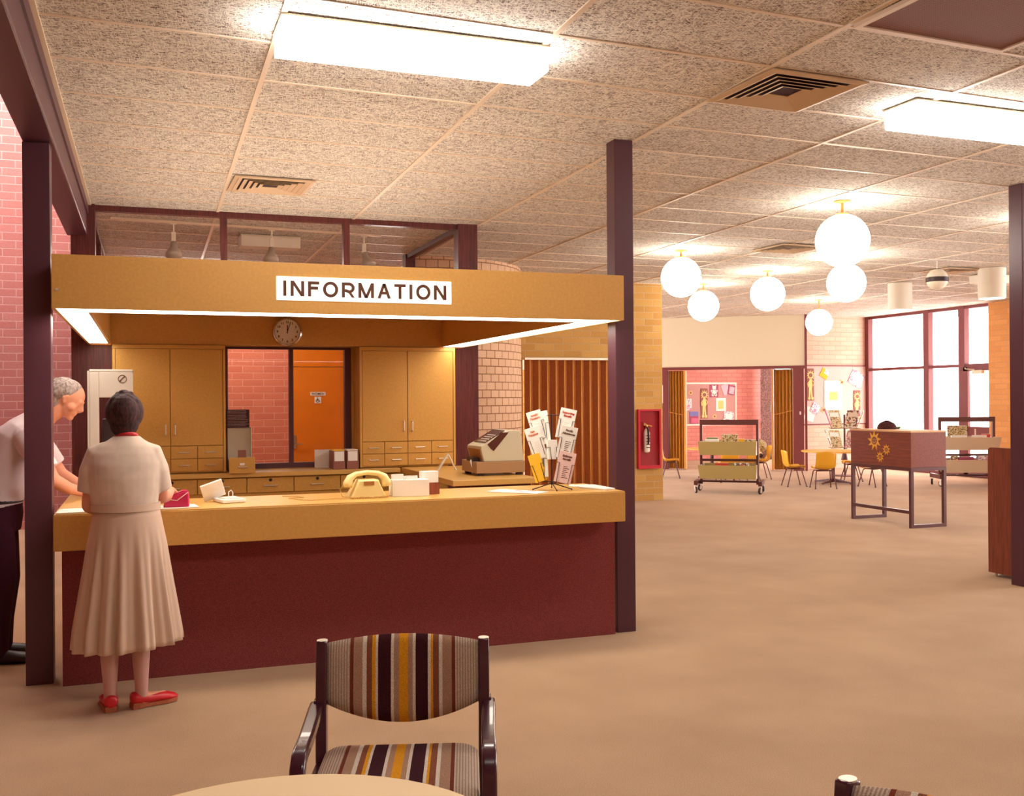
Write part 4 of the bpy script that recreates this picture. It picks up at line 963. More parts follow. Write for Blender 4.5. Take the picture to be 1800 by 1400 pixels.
for k_ in range(5): mb = MB(); mb.box(-0.03, 0.03, -0.050, -0.0465, 0.06 + k_ * 0.045, 0.075 + k_ * 0.045); mb.build('label_mark', 'brown_ink', c)
mb = MB(); mb.cyl((0, 0), 0.018, 0.355, 0.40, 12); mb.tube([(-0.05, 0, 0.44), (0, 0, 0.41), (0.09, 0, 0.385)], 0.011, 8); mb.tube([(-0.05, 0, 0.41), (0.0, 0, 0.405)], 0.011, 8); mb.build('valve', mat('brass', (220, 180, 120), 0.3, metal=0.6), c)
mb = MB(); mb.tube([(0.0, -0.01, 0.38), (0.0, -0.052, 0.34), (0.005, -0.058, 0.2), (0.0, -0.056, 0.12)], [0.012, 0.016, 0.016, 0.014], 10); mb.build('hose', 'black', c)

# ------------------------------------------------------------------ pinned pictures
def sunflower(mb, cx, cz, r, y, n=10, rot=0.0, axis='y'):
    pts = []
    for i in range(2 * n):
        a = rot + PI * i / n; q = r if i % 2 == 0 else r * 0.52
        pts.append((cx + q * math.sin(a + (0.12 if i % 2 else 0)), cz + q * math.cos(a + (0.12 if i % 2 else 0))))
    mb.prism(pts, y, y + 0.004, axis)
def figure_plaque(x, y, z, s, label, pale=False):
    """board with a tall cut-out figure whose head is a sunflower"""
    c = thing('sunflower_plaque', label, 'wall plaque', (x, y, z), 0, None)
    mb = MB(); mb.box(-0.10 * s, 0.10 * s, -0.012, 0, -0.38 * s, 0.38 * s); mb.build('board', 'plaque', c, bevel=0.008)
    y0 = -0.018; k = 'sun_pale'
    mb = MB(); sunflower(mb, 0, 0.22 * s, 0.125 * s, y0, 11); mb.build('petals', k, c)
    mb = MB(); mb.lathe([(0.05 * s, y0 - 0.006), (0.05 * s, y0), (0.002, y0 - 0.007)], (0, 0, 0.22 * s), 16, 'y'); mb.build('flower_centre', 'plaque', c)
    mb = MB(); mb.prism([(-0.02 * s, 0.13 * s), (0.03 * s, 0.13 * s), (0.05 * s, 0.02 * s), (0.03 * s, -0.10 * s), (0.05 * s, -0.30 * s), (0.01 * s, -0.30 * s), (0.0, -0.12 * s), (-0.02 * s, -0.30 * s), (-0.06 * s, -0.30 * s), (-0.05 * s, -0.08 * s), (-0.07 * s, 0.0)], y0, y0 + 0.004)
    mb.tube([(0.03 * s, y0 + 0.002, 0.10 * s), (0.09 * s, y0 + 0.002, 0.04 * s), (0.05 * s, y0 + 0.002, -0.04 * s)], 0.012 * s, 6); mb.tube([(-0.03 * s, y0 + 0.002, 0.10 * s), (-0.09 * s, y0 + 0.002, 0.03 * s), (-0.08 * s, y0 + 0.002, -0.06 * s)], 0.012 * s, 6)
    mb.build('figure', k, c)
    mb = MB(); sunflower(mb, -0.04 * s, -0.325 * s, 0.05 * s, y0, 7); sunflower(mb, 0.045 * s, -0.325 * s, 0.05 * s, y0, 7); mb.build('small_flowers', k, c)
    return c
def flat(name, label, cat, x, y, z, w_, h_, m, rz=0.0, th=0.006, inner=None):
    c = thing(name, label, cat, (x, y, z)); T = Matrix.Rotation(rz, 4, 'Y')
    mb = MB(T); mb.box(-w_ / 2, w_ / 2, -th, 0, -h_ / 2, h_ / 2); mb.build('sheet', m, c)
    if inner:
        for (a, b, e, f, mm) in inner: mb = MB(T); mb.box(a * w_, b * w_, -th - 0.001, -th, e * h_, f * h_); mb.build('picture', mm, c)
    return c
# board on the activity wall
Y = 18.75
def bx(px): return 13.32 + (px - 1405.7) / (1521 - 1405.7) * 1.74
def bz(py): return 2.262 - (py - 643) / (745.5 - 643) * 1.29
c = thing('pinboard', 'pale pink framed pinboard on the activity corner wall', 'pinboard', (14.19, Y, 1.62))
mb = W((14.19, Y, 1.62)); mb.box(13.34, 15.05, Y - 0.018, Y - 0.002, 0.985, 2.255); mb.build('board', 'pinboard_pink', c)
mb = W((14.19, Y, 1.62))
for a, b, e, f in ((13.31, 15.07, 2.245, 2.27), (13.31, 15.07, 0.965, 0.99), (13.31, 13.35, 0.99, 2.245), (15.045, 15.07, 0.99, 2.245)): mb.box(a, b, Y - 0.03, Y - 0.001, e, f)
mb.build('frame', 'frame_brown', c)
Y -= 0.022
figure_plaque(bx(1422.5), Y, bz(676), 0.92, 'brown plaque with a yellow sunflower figure, upper left of the pale pinboard')
figure_plaque(bx(1503.5), Y, bz(712), 0.85, 'brown plaque with a yellow sunflower figure, lower right of the pale pinboard')
flat('poster', 'tall white poster with a yellow-green shape in the middle of the pale pinboard', 'poster', bx(1462), Y, bz(695), 0.47, 0.64, 'paper', 0, inner=[(-0.22, 0.24, -0.16, 0.12, 'art_yellow')])
flat('drawing', 'yellow and blue cut-paper drawing, top of the pale pinboard left of the poster', 'drawing', bx(1447), Y, bz(657), 0.2, 0.2, 'yellow_paper', 0.5, inner=[(-0.1, 0.5, 0.0, 0.5, 'art2')])
flat('drawing', 'white sheet tilted at the lower left of the pale pinboard', 'drawing', bx(1421), Y, bz(727), 0.26, 0.30, 'paper', 0.3)
flat('drawing', 'blue scribbled drawing overlapping the tilted white sheet on the pale pinboard', 'drawing', bx(1430), Y - 0.008, bz(718), 0.2, 0.22, 'art2', 0.6)
flat('drawing', 'pale ragged white drawing at the top right of the pale pinboard', 'drawing', bx(1503), Y, bz(666), 0.36, 0.32, 'art2', 0.5, inner=[(-0.2, 0.4, -0.4, 0.4, 'paper')])
def flower(x, y, z, r, label):
    c = thing('paper_sunflower', label, 'paper flower', (x, y, z)); mb = MB(); sunflower(mb, 0, 0, r, -0.006, 9); mb.build('petals', 'sun_pale', c)
    mb = MB(); mb.lathe([(r * 0.4, -0.011), (r * 0.4, -0.006), (0.001, -0.012)], (0, 0, 0), 14, 'y'); mb.build('flower_centre', 'plaque', c)
flower(bx(1445), Y, bz(720), 0.075, 'little paper sunflower below the left of the tall white poster')
flower(bx(1477), Y - 0.008, bz(672), 0.06, 'little paper sunflower at the top right corner of the tall white poster')
# board in the activity room
Y = 22.75
def cx_(px): return 12.761 + (px - 1207) / 89.0 * 1.469
def cz_(py): return 1.957 - (py - 673) / 74.5 * 1.094
c = thing('pinboard', 'mauve pinboard with white frame inside the activity room', 'pinboard', (13.3, Y, 1.4))
mb = W((13.3, Y, 1.4)); mb.box(12.2, 14.19, Y - 0.02, Y - 0.002, 0.90, 1.93); mb.build('board', 'pinboard', c)
mb = W((13.3, Y, 1.4))
for a, b, e, f in ((12.17, 14.22, 1.92, 1.96), (12.17, 14.22, 0.87, 0.91), (14.18, 14.22, 0.91, 1.92), (12.17, 12.21, 0.91, 1.92)): mb.box(a, b, Y - 0.03, Y - 0.001, e, f)
mb.build('frame', 'white', c)
Y -= 0.024
figure_plaque(cx_(1238), Y, cz_(709), 1.0, 'brown plaque with a yellow sunflower figure on the mauve pinboard')
c = flat('bear_picture', 'maroon card with a white teddy bear shape on the mauve pinboard', 'picture', cx_(1255.5), Y, cz_(687.5), 0.25, 0.32, 'maroon_card')
mb = MB()
for a, b, r in ((0, 0.08, 0.055), (0, -0.03, 0.075), (-0.07, 0.0, 0.03), (0.07, 0.0, 0.03), (-0.045, -0.10, 0.035), (0.045, -0.10, 0.035), (-0.045, 0.125, 0.02), (0.045, 0.125, 0.02)):
    mb.lathe([(r, -0.012), (r, -0.006), (0.001, -0.013)], (a, 0, b), 14, 'y')
mb.build('bear_shape', 'paper', c)
flat('drawing', 'cream square drawing with faint yellow figures, right of the sunflower figure on mauve board', 'drawing', cx_(1267.5), Y, cz_(711), 0.29, 0.33, 'paper', 0, inner=[(-0.3, 0.25, -0.35, 0.3, 'art_yellow')])
flat('drawing', 'tilted pale card with mauve folds, top right of the mauve pinboard', 'drawing', cx_(1276), Y, cz_(685), 0.2, 0.27, 'pink_paper', -0.35)
flat('drawing', 'purple and pink folded card beside the top right corner of the mauve board', 'drawing', cx_(1286), Y - 0.008, cz_(686), 0.2, 0.24, 'maroon_card', 0.2, inner=[(-0.3, 0.4, -0.4, 0.35, 'pink_paper')])
flat('drawing', 'narrow pink and white drawing at the left of the mauve pinboard', 'drawing', cx_(1211.5), Y, cz_(710.5), 0.15, 0.29, 'art2')
flat('drawing', 'blue and crimson painted card at the lower left of the mauve pinboard', 'drawing', cx_(1220), Y, cz_(733), 0.24, 0.3, 'maroon_card', 0, inner=[(-0.5, 0.5, 0.12, 0.5, 'blue_paper'), (-0.3, 0.45, -0.45, -0.05, 'magenta')])
flat('drawing', 'white fluffy collage of lambs above the trolley on the mauve pinboard', 'drawing', cx_(1281), Y, cz_(733), 0.3, 0.28, 'art2', 0.1, inner=[(-0.3, 0.3, -0.2, 0.3, 'paper')])
flower(cx_(1214.5), Y, cz_(690.5), 0.07, 'paper sunflower at the upper left of the mauve pinboard')
flower(cx_(1256), Y, cz_(731.5), 0.07, 'paper sunflower at the bottom of the mauve pinboard')

# curtain at the room window
c = thing('curtain', 'patterned mauve curtain gathered beside the activity room window', 'curtain', (14.9, 22.3, 0))
mb = MB(); mb.sheet(lambda u, v: (0.06 * math.sin(u * 2 * PI * 7), -0.25 + 0.55 * u, 0.003 + 2.95 * v), 70, 4); mb.build('drape', 'curtain', c, smooth=True, solid=0.004)
mb = MB(); mb.tube([(0, -1.2, 2.98), (0, 0.35, 2.98)], 0.012, 8); mb.build('curtain_rail', 'silver', c)

# ------------------------------------------------------------------ children's tables and chairs
def round_table(x, y, r, h, label, top='kid_top', arms=4):
    c = thing('round_table', label, 'table', (x, y, 0), 0.4)
    mb = MB(); mb.lathe([(0.001, h - 0.025), (r - 0.01, h - 0.025), (r, h - 0.018), (r, h - 0.006), (r - 0.006, h), (0.001, h)], n=48); mb.build('tabletop', top, c, smooth='auto')
    mb = MB(); mb.cyl((0, 0), 0.035, 0.05, h - 0.03, 16); mb.cyl((0, 0), 0.14, h - 0.035, h - 0.026, 20); mb.build('pedestal', 'brown_metal', c)
    for k in range(arms):
        a = k * 2 * PI / arms; T = Matrix.Rotation(a, 4, 'Z'); mb = MB(T)
        mb.rings([[(0.02, -0.03, 0.03), (0.02, 0.03, 0.03), (0.02, 0.03, 0.09), (0.02, -0.03, 0.09)], [(0.36 * r / 0.55, -0.018, 0.012), (0.36 * r / 0.55, 0.018, 0.012), (0.36 * r / 0.55, 0.018, 0.035), (0.36 * r / 0.55, -0.018, 0.035)]]); mb.cyl((0.345 * r / 0.55, 0), 0.014, 0, 0.014, 10); mb.build('foot', 'brown_metal', c)
    return c
round_table(11.75, 15.55, 0.56, 0.60, 'round ochre child-height table near the pale pinboard')
round_table(10.30, 17.35, 0.50, 0.60, 'round ochre child-height table behind the nearer book trolley')
KS = 0.77
def kid(x, y, rz, label): shell_chair('child_chair', label, (x, y, 0), rz, 'kid_plastic', KS, cat='chair', group='ochre children\'s shell chairs')
# rz: 0 faces -Y
kid(10.78, 15.38, PI / 2 + 0.05 - YAW, 'ochre child chair in side view between the trolley and the right table')
kid(10.98, 14.80, PI - 0.35, 'ochre child chair seen from behind at the right-hand table')
kid(11.98, 14.75, -PI + 0.35, 'ochre child chair whose thin legs show beneath the sunflower cabinet')
kid(12.40, 15.85, -PI / 2 - 0.5, 'ochre child chair on the far side of the right-hand table')
kid(9.72, 17.95, PI / 2 - 0.15 - YAW, 'ochre child chair in side view left of the nearer trolley')
kid(10.20, 16.62, PI - 0.25, 'ochre child chair seen from behind through the trolley, left of two')
kid(10.72, 16.78, PI + 0.3, 'ochre child chair seen from behind through the trolley, right of two')
kid(11.18, 17.02, -PI / 2 - YAW, 'ochre child chair facing left with toys piled on it')
c = thing('toy_pile', 'soft toys with a white and dark ball on the child chair right of the trolley', 'soft toys', (11.1, 17.12, 0.35))
mb = MB(); mb.ball((0.02, -0.05, 0.10), 0.1, 16, (1.3, 1, 1)); mb.build('white_ball', 'paper', c, smooth=True)
mb = MB(); mb.ball((0.05, -0.155, 0.10), 0.045, 12, (1, 0.5, 1)); mb.build('dark_patch', 'black', c, smooth=True)
mb = MB(); mb.ball((-0.02, 0.15, 0.24), 0.12, 16, (1.3, 1, 0.7)); mb.build('red_toy', 'red_ink', c, smooth=True)
mb = MB(); mb.ball((0.2, 0.15, 0.27), 0.14, 16, (1.2, 1, 1)); mb.build('floral_cushion', 'art3', c, smooth=True)

# ------------------------------------------------------------------ book trolleys
def trolley(x, y, rz, label, bin_m, h=1.21, wd=0.98):
    c = thing('book_trolley', label, 'book trolley', (x, y, 0), rz)
    for s in (-1, 1):
        mb = MB(); X = s * (wd / 2 - 0.03)
        mb.box(X - 0.02, X + 0.02, -0.03, 0.03, 0.14, h); mb.build('upright', 'brown_metal', c)
        mb = MB(); mb.box(X - 0.03 + s * 0.06, X + 0.03 + s * 0.06, -0.27, 0.27, 0.135, 0.205); bs = mb.build('base_rail', 'brown_metal', c)
        mb = MB(); mb.box(min(X, X + s * 0.09), max(X, X + s * 0.09), -0.03, 0.03, 0.14, 0.19); mb.build('bracket', 'brown_metal', bs)
        for e in (-1, 1):
            T = Matrix.Translation((X + s * 0.06, e * 0.24, 0.055)) @ Matrix.Rotation(0.4 * e * s, 4, 'Z')
            mb = MB(T); mb.lathe([(0.03, -0.014), (0.052, -0.014), (0.055, -0.006), (0.055, 0.006), (0.052, 0.014), (0.03, 0.014)], n=20, axis='x'); cs = mb.build('castor_wheel', 'black', c)
            mb = MB(T); mb.lathe([(0.001, -0.017), (0.034, -0.017), (0.034, 0.017), (0.001, 0.017)], n=16, axis='x'); mb.box(-0.022, -0.018, -0.02, 0.02, -0.01, 0.085); mb.box(0.018, 0.022, -0.02, 0.02, -0.01, 0.085); mb.box(-0.022, 0.022, -0.02, 0.02, 0.075, 0.085); mb.build('castor_fork', 'silver', cs)
    mb = MB(); mb.box(-wd / 2 + 0.01, wd / 2 - 0.01, -0.025, 0.025, h - 0.085, h); mb.build('top_rail', 'brown_metal', c)
    mb = MB(); mb.box(-wd / 2 + 0.05, wd / 2 - 0.05, -0.02, 0.02, 0.52, 0.56); mb.box(-wd / 2 + 0.05, wd / 2 - 0.05, -0.02, 0.02, 0.17, 0.2); mb.build('cross_rail', 'brown_metal', c)
    w2 = wd / 2 - 0.015
    for z1 in (0.86, 0.47):
        z0 = z1 - 0.225
        for s in (-1, 1):
            mb = MB()
            def tr(k, y_, z_): return [(-w2 * k, s * y_, z_), (w2 * k, s * y_, z_)]
            A = [(-w2, s * 0.33, z1), (w2, s * 0.33, z1), (w2 * 0.95, s * 0.27, z0), (-w2 * 0.95, s * 0.27, z0)]
            mb.add(A + [(a, b - s * 0.012, q) for a, b, q in A], [(0, 1, 2, 3), (4, 7, 6, 5), (0, 4, 5, 1), (1, 5, 6, 2), (2, 6, 7, 3), (3, 7, 4, 0)])
            mb.box(-w2 * 0.95, w2 * 0.95, s * 0.05, s * 0.262, z0, z0 + 0.012)
            mb.build('bin_front', bin_m, c)
        mb = MB()
        for s in (-1, 1):
            mb.prism([(0.322, z1 - 0.004), (-0.322, z1 - 0.004), (-0.262, z0), (0.262, z0)], s * (w2 * 0.965), s * (w2 * 0.965) - s * 0.012, 'x')
        mb.build('bin_end', 'bin_end', c)
    return c
def on(x, y, rz, lx, ly, z): 
    q = Matrix.Rotation(rz, 4, 'Z') @ Vector((lx, ly, 0)); return (x + q.x, y + q.y, z)
def book(loc, rz, sz, m, label, tilt=0.0, grp='books in the trolley bins'):
    c = thing('picture_book', label, 'book', loc, rz, grp)
    T = Matrix.Rotation(tilt, 4, 'X')
    mb = MB(T); mb.box(-sz[0] / 2, sz[0] / 2, -sz[1] / 2, sz[1] / 2, 0, sz[2]); mb.build('cover', m, c)
    mb = MB(T); mb.box(-sz[0] / 2 + 0.004, sz[0] / 2 - 0.004, -sz[1] / 2 + 0.002, sz[1] / 2 - 0.002, 0.004, sz[2] + 0.003); mb.build('pages', 'paper', c)
T1 = (9.10, 14.78, -0.66)
trolley(*T1, 'nearer book trolley with olive bins and dark top rail in front of the opening', 'olive')
T2 = (13.55, 14.2, -0.42)
trolley(*T2, 'farther book trolley with beige bins behind the sunflower cabinet', 'beige_bin', wd=0.98)
for (lx, ly, z, sz, m, lab) in (
        (-0.26, -0.2, 0.64, (0.22, 0.06, 0.255), 'paper', 'pale books filed at the left of the nearer trolley top bin'),
        (-0.26, -0.14, 0.64, (0.18, 0.03, 0.28), 'green', 'green topped book behind the pale books in the nearer trolley'),
        (0.03, -0.17, 0.64, (0.26, 0.03, 0.335), 'art3', 'picture book with a yellow-brown cover standing tall in the nearer trolley'),
        (0.22, -0.19, 0.64, (0.1, 0.04, 0.26), 'yellow_paper', 'yellow book beside the tall picture book in the nearer trolley'),
        (0.36, -0.19, 0.64, (0.18, 0.08, 0.25), 'art3', 'row of brown books at the right of the nearer trolley top bin'),
        (-0.10, -0.18, 0.255, (0.22, 0.05, 0.245), 'red_ink', 'red book in the left of the nearer trolley lower bin'),
        (0.22, -0.18, 0.255, (0.24, 0.05, 0.25), 'art1', 'red and white book in the right of the nearer trolley lower bin')):
    book(on(*T1, lx, ly, z), T1[2], sz, m, lab)
for (lx, ly, z, sz, m, lab) in (
        (-0.20, -0.12, 0.64, (0.34, 0.02, 0.42), 'art3', 'large speckled picture book standing up in the farther trolley'),
        (-0.20, -0.2, 0.64, (0.26, 0.05, 0.25), 'paper', 'pale book in the top bin below the speckled picture book'),
        (0.15, -0.18, 0.64, (0.24, 0.05, 0.25), 'paper', 'white book at the middle of the farther trolley top bin'),
        (0.28, -0.13, 0.64, (0.14, 0.03, 0.27), 'red_ink', 'reddish book at the right of the farther trolley top bin'),
        (0.1, -0.14, 0.64, (0.02, 0.02, 0.36), 'silver', 'thin grey spine sticking up in the middle of the farther trolley'),
        (-0.28, -0.19, 0.255, (0.12, 0.04, 0.28), 'art1', 'pale picture book at the left of the farther trolley lower bin'),
        (-0.08, -0.19, 0.255, (0.26, 0.04, 0.26), 'maroon_card', 'maroon book in the middle of the farther trolley lower bin'),
        (0.2, -0.19, 0.255, (0.2, 0.04, 0.28), 'art2', 'blue and white book at the right of the farther trolley lower bin')):
    book(on(*T2, lx, ly, z), T2[2], sz, m, lab)

# ------------------------------------------------------------------ sunflower cabinet on its steel stand
cx0, cx1, cy0, cy1 = 8.575, 9.105, 9.87, 10.98
L = (8.84, 10.42, 0)
c = thing('sunflower_cabinet', 'teak veneered box cabinet painted with three yellow sunflowers on a dark tube stand', 'cabinet', L)
mb = W(L); mb.box(cx0, cx1, cy0, cy1, 0.725, 1.145); bx_ = mb.build('box', ['teak_y'], c, bevel=0.003)
mb = W(L); mb.box(cx0 - 0.004, cx1 + 0.004, cy0 - 0.004, cy1 + 0.004, 1.145, 1.165); tag(mb.build('lid', 'top_edge', c), 'pale top edge')
# stand
for (x, y) in ((cx0 + 0.02, cy0 + 0.02), (cx1 - 0.02, cy0 + 0.02), (cx0 + 0.02, cy1 - 0.02), (cx1 - 0.02, cy1 - 0.02)):
    mb = W(L); mb.box(x - 0.02, x + 0.02, y - 0.02, y + 0.02, 0, 0.69); mb.build('leg', 'brown_metal', c)
mb = W(L)
for y in (cy0 + 0.02, cy1 - 0.02): mb.box(cx0 + 0.04, cx1 - 0.04, y - 0.02, y + 0.02, 0, 0.04); mb.box(cx0 + 0.04, cx1 - 0.04, y - 0.02, y + 0.02, 0.685, 0.725)
mb.build('floor_rail', 'brown_metal', c)
mb = W(L); mb.box(cx0, cx0 + 0.04, cy0, cy1, 0.685, 0.725); mb.box(cx1 - 0.04, cx1, cy0, cy1, 0.685, 0.725); mb.build('top_rail', 'brown_metal', c)
mb = W(L); mb.box(cx0 + 0.0, cx0 + 0.04, cy0 + 0.04, cy1 - 0.04, 0.17, 0.21); mb.build('stretcher', 'brown_metal', c)
for yy, zz, r in ((10.52, 1.03, 0.13), (10.30, 0.925, 0.073), (10.415, 0.832, 0.073)):
    pts = []
    n = 9
    for i in range(2 * n):
        a = PI * i / n; q = r if i % 2 == 0 else r * 0.5
        a2 = a + (0.14 if i % 2 else 0)
        pts.append((yy - L[1] + q * math.sin(a2), zz + q * math.cos(a2)))
    mb = MB(); mb.prism(pts, cx0 - L[0] - 0.003, cx0 - L[0] - 0.0005, 'x'); f_ = mb.build('sunflower', 'sun_yellow', bx_)
    mb = MB(); mb.lathe([(r * 0.38, -0.004), (r * 0.38, -0.0005), (0.001, -0.0045)], (cx0 - L[0], yy - L[1], zz), 18, 'x'); mb.build('flower_face', 'plaque', f_)
    mb = MB(); mb.tube([(cx0 - L[0] - 0.005, yy - L[1] + r * 0.17 * math.cos(a), zz - r * 0.02 + r * 0.2 * math.sin(a)) for a in [PI + PI * i / 8 for i in range(9)]], r * 0.03, 6)
    mb.ball((cx0 - L[0] - 0.005, yy - L[1] - r * 0.12, zz + r * 0.1), r * 0.05, 8); mb.ball((cx0 - L[0] - 0.005, yy - L[1] + r * 0.12, zz + r * 0.1), r * 0.05, 8); mb.build('smile', 'sun_yellow', f_)
c = thing('fuzzy_hat', 'dark brown fuzzy rounded hat-like object on top of the sunflower cabinet', 'hat', (8.85, 10.62, 1.165))
random.seed(3)
mb = MB(); mb.lathe([(0.001, 0.0), (0.112, 0.0), (0.12, 0.018), (0.112, 0.048), (0.088, 0.078), (0.05, 0.096), (0.002, 0.102)], n=24); 
for i in range(700):
    a = random.uniform(0, 2 * PI); b = random.uniform(0.05, PI / 2 - 0.05); d = Vector((math.cos(a) * math.sin(b), math.sin(a) * math.sin(b), math.cos(b) * 0.65))
    q = Vector((0, 0, 0.02)) + Vector((d.x * 0.114, d.y * 0.114, d.z * 0.12)); e = q + d.normalized() * 0.018
    s = d.cross(Vector((0, 0, 1))).normalized() * 0.004 if abs(d.z) < 0.64 else Vector((0.004, 0, 0))
    mb.add([q + s, q - s, e], [(0, 1, 2)])
mb.build('dome', 'fringe', c)
mb = MB(); mb.ball((0.13, -0.05, 0.018), 0.032, 12, (1.4, 1, 0.5)); mb.build('olive_tuft', 'green', c, smooth=True)

# ------------------------------------------------------------------ magazine spinner
SX, SY = 13.05, 16.9
c = thing('magazine_spinner', 'tall rotating rack of colourful magazines in front of the pale pinboard', 'magazine rack', (SX, SY, 0))
mb = MB(); mb.cyl((0, 0), 0.02, 0.02, 1.22, 12); mb.cyl((0, 0), 0.22, 0.0, 0.02, 28, 0.2); mb.lathe([(0.07, 0.32), (0.05, 0.42), (0.02, 0.52)], n=16)
mb.build('pole', 'brown_metal', c)
for z in (0.56, 0.95):
    mb = MB()
    for k in range(6):
        a = k * PI / 3; mb.tube([(0.02 * math.cos(a), 0.02 * math.sin(a), z), (0.33 * math.cos(a), 0.33 * math.sin(a), z)], 0.006, 6)
    mb.build('wire_tier', 'brown_metal', c)
arts = ['art1', 'art3', 'art2', 'art1', 'maroon_card', 'art3']
tl = {0: ('upper', 0.96), 1: ('lower', 0.57)}
for t_ in (0, 1):
    for k in range(6):
        a = -YAW + k * PI / 3 - PI / 2 + 0.15
        if k in (3,): continue
        d = Vector((math.cos(a), math.sin(a), 0))
        side = ['facing the camera', 'turned right', 'behind on the right', '', 'behind on the left', 'turned left'][k]
        o = thing('magazine', 'magazine in the %s tier of the spinner, %s' % (tl[t_][0], side), 'magazine', (SX + d.x * 0.24, SY + d.y * 0.24, tl[t_][1]), a + PI / 2, 'magazines on the spinner')
        T = Matrix.Rotation(0.35, 4, 'X'); mb = MB(T); mb.box(-0.12, 0.12, -0.006, 0.006, 0, 0.37); mb.build('cover', arts[(k + 2 * t_) % 6], o)
        mb = MB(T); mb.box(-0.10, 0.10, -0.008, -0.006, 0.24, 0.33); mb.build('masthead', 'paper', o)

# ------------------------------------------------------------------ low shelf unit at the right edge
L = (6.97, 6.70, 0)
c = thing('shelf_unit', 'low teak veneered shelf unit end behind the right-hand steel post', 'shelf unit', L)
mb = W(L); mb.prism([(6.70, 0.03), (7.06, 0.03), (7.06, 1.10), (7.05, 1.12), (7.03, 1.13), (6.70, 1.13)], 6.97, 7.0, 'x'); mb.build('end_panel', 'teak', c, bevel=0.003)
mb = W(L); mb.box(7.0, 8.6, 6.72, 7.04, 0.05, 0.08); mb.box(7.0, 8.6, 6.72, 7.04, 1.09, 1.12); mb.box(7.0, 8.6, 6.72, 7.04, 0.4, 0.42); mb.box(7.0, 8.6, 6.72, 7.04, 0.74, 0.76); mb.build('shelf', 'teak', c)
mb = W(L); mb.box(7.0, 8.6, 7.04, 7.05, 0.05, 1.12); mb.build('back_panel', 'teak', c)
for (x, y) in ((7.0, 7.0), (7.0, 6.75), (8.55, 7.0), (8.55, 6.75)):
    mb = W(L); mb.cyl((x, y), 0.012, 0, 0.045, 10); mb.build('foot', 'silver', c)
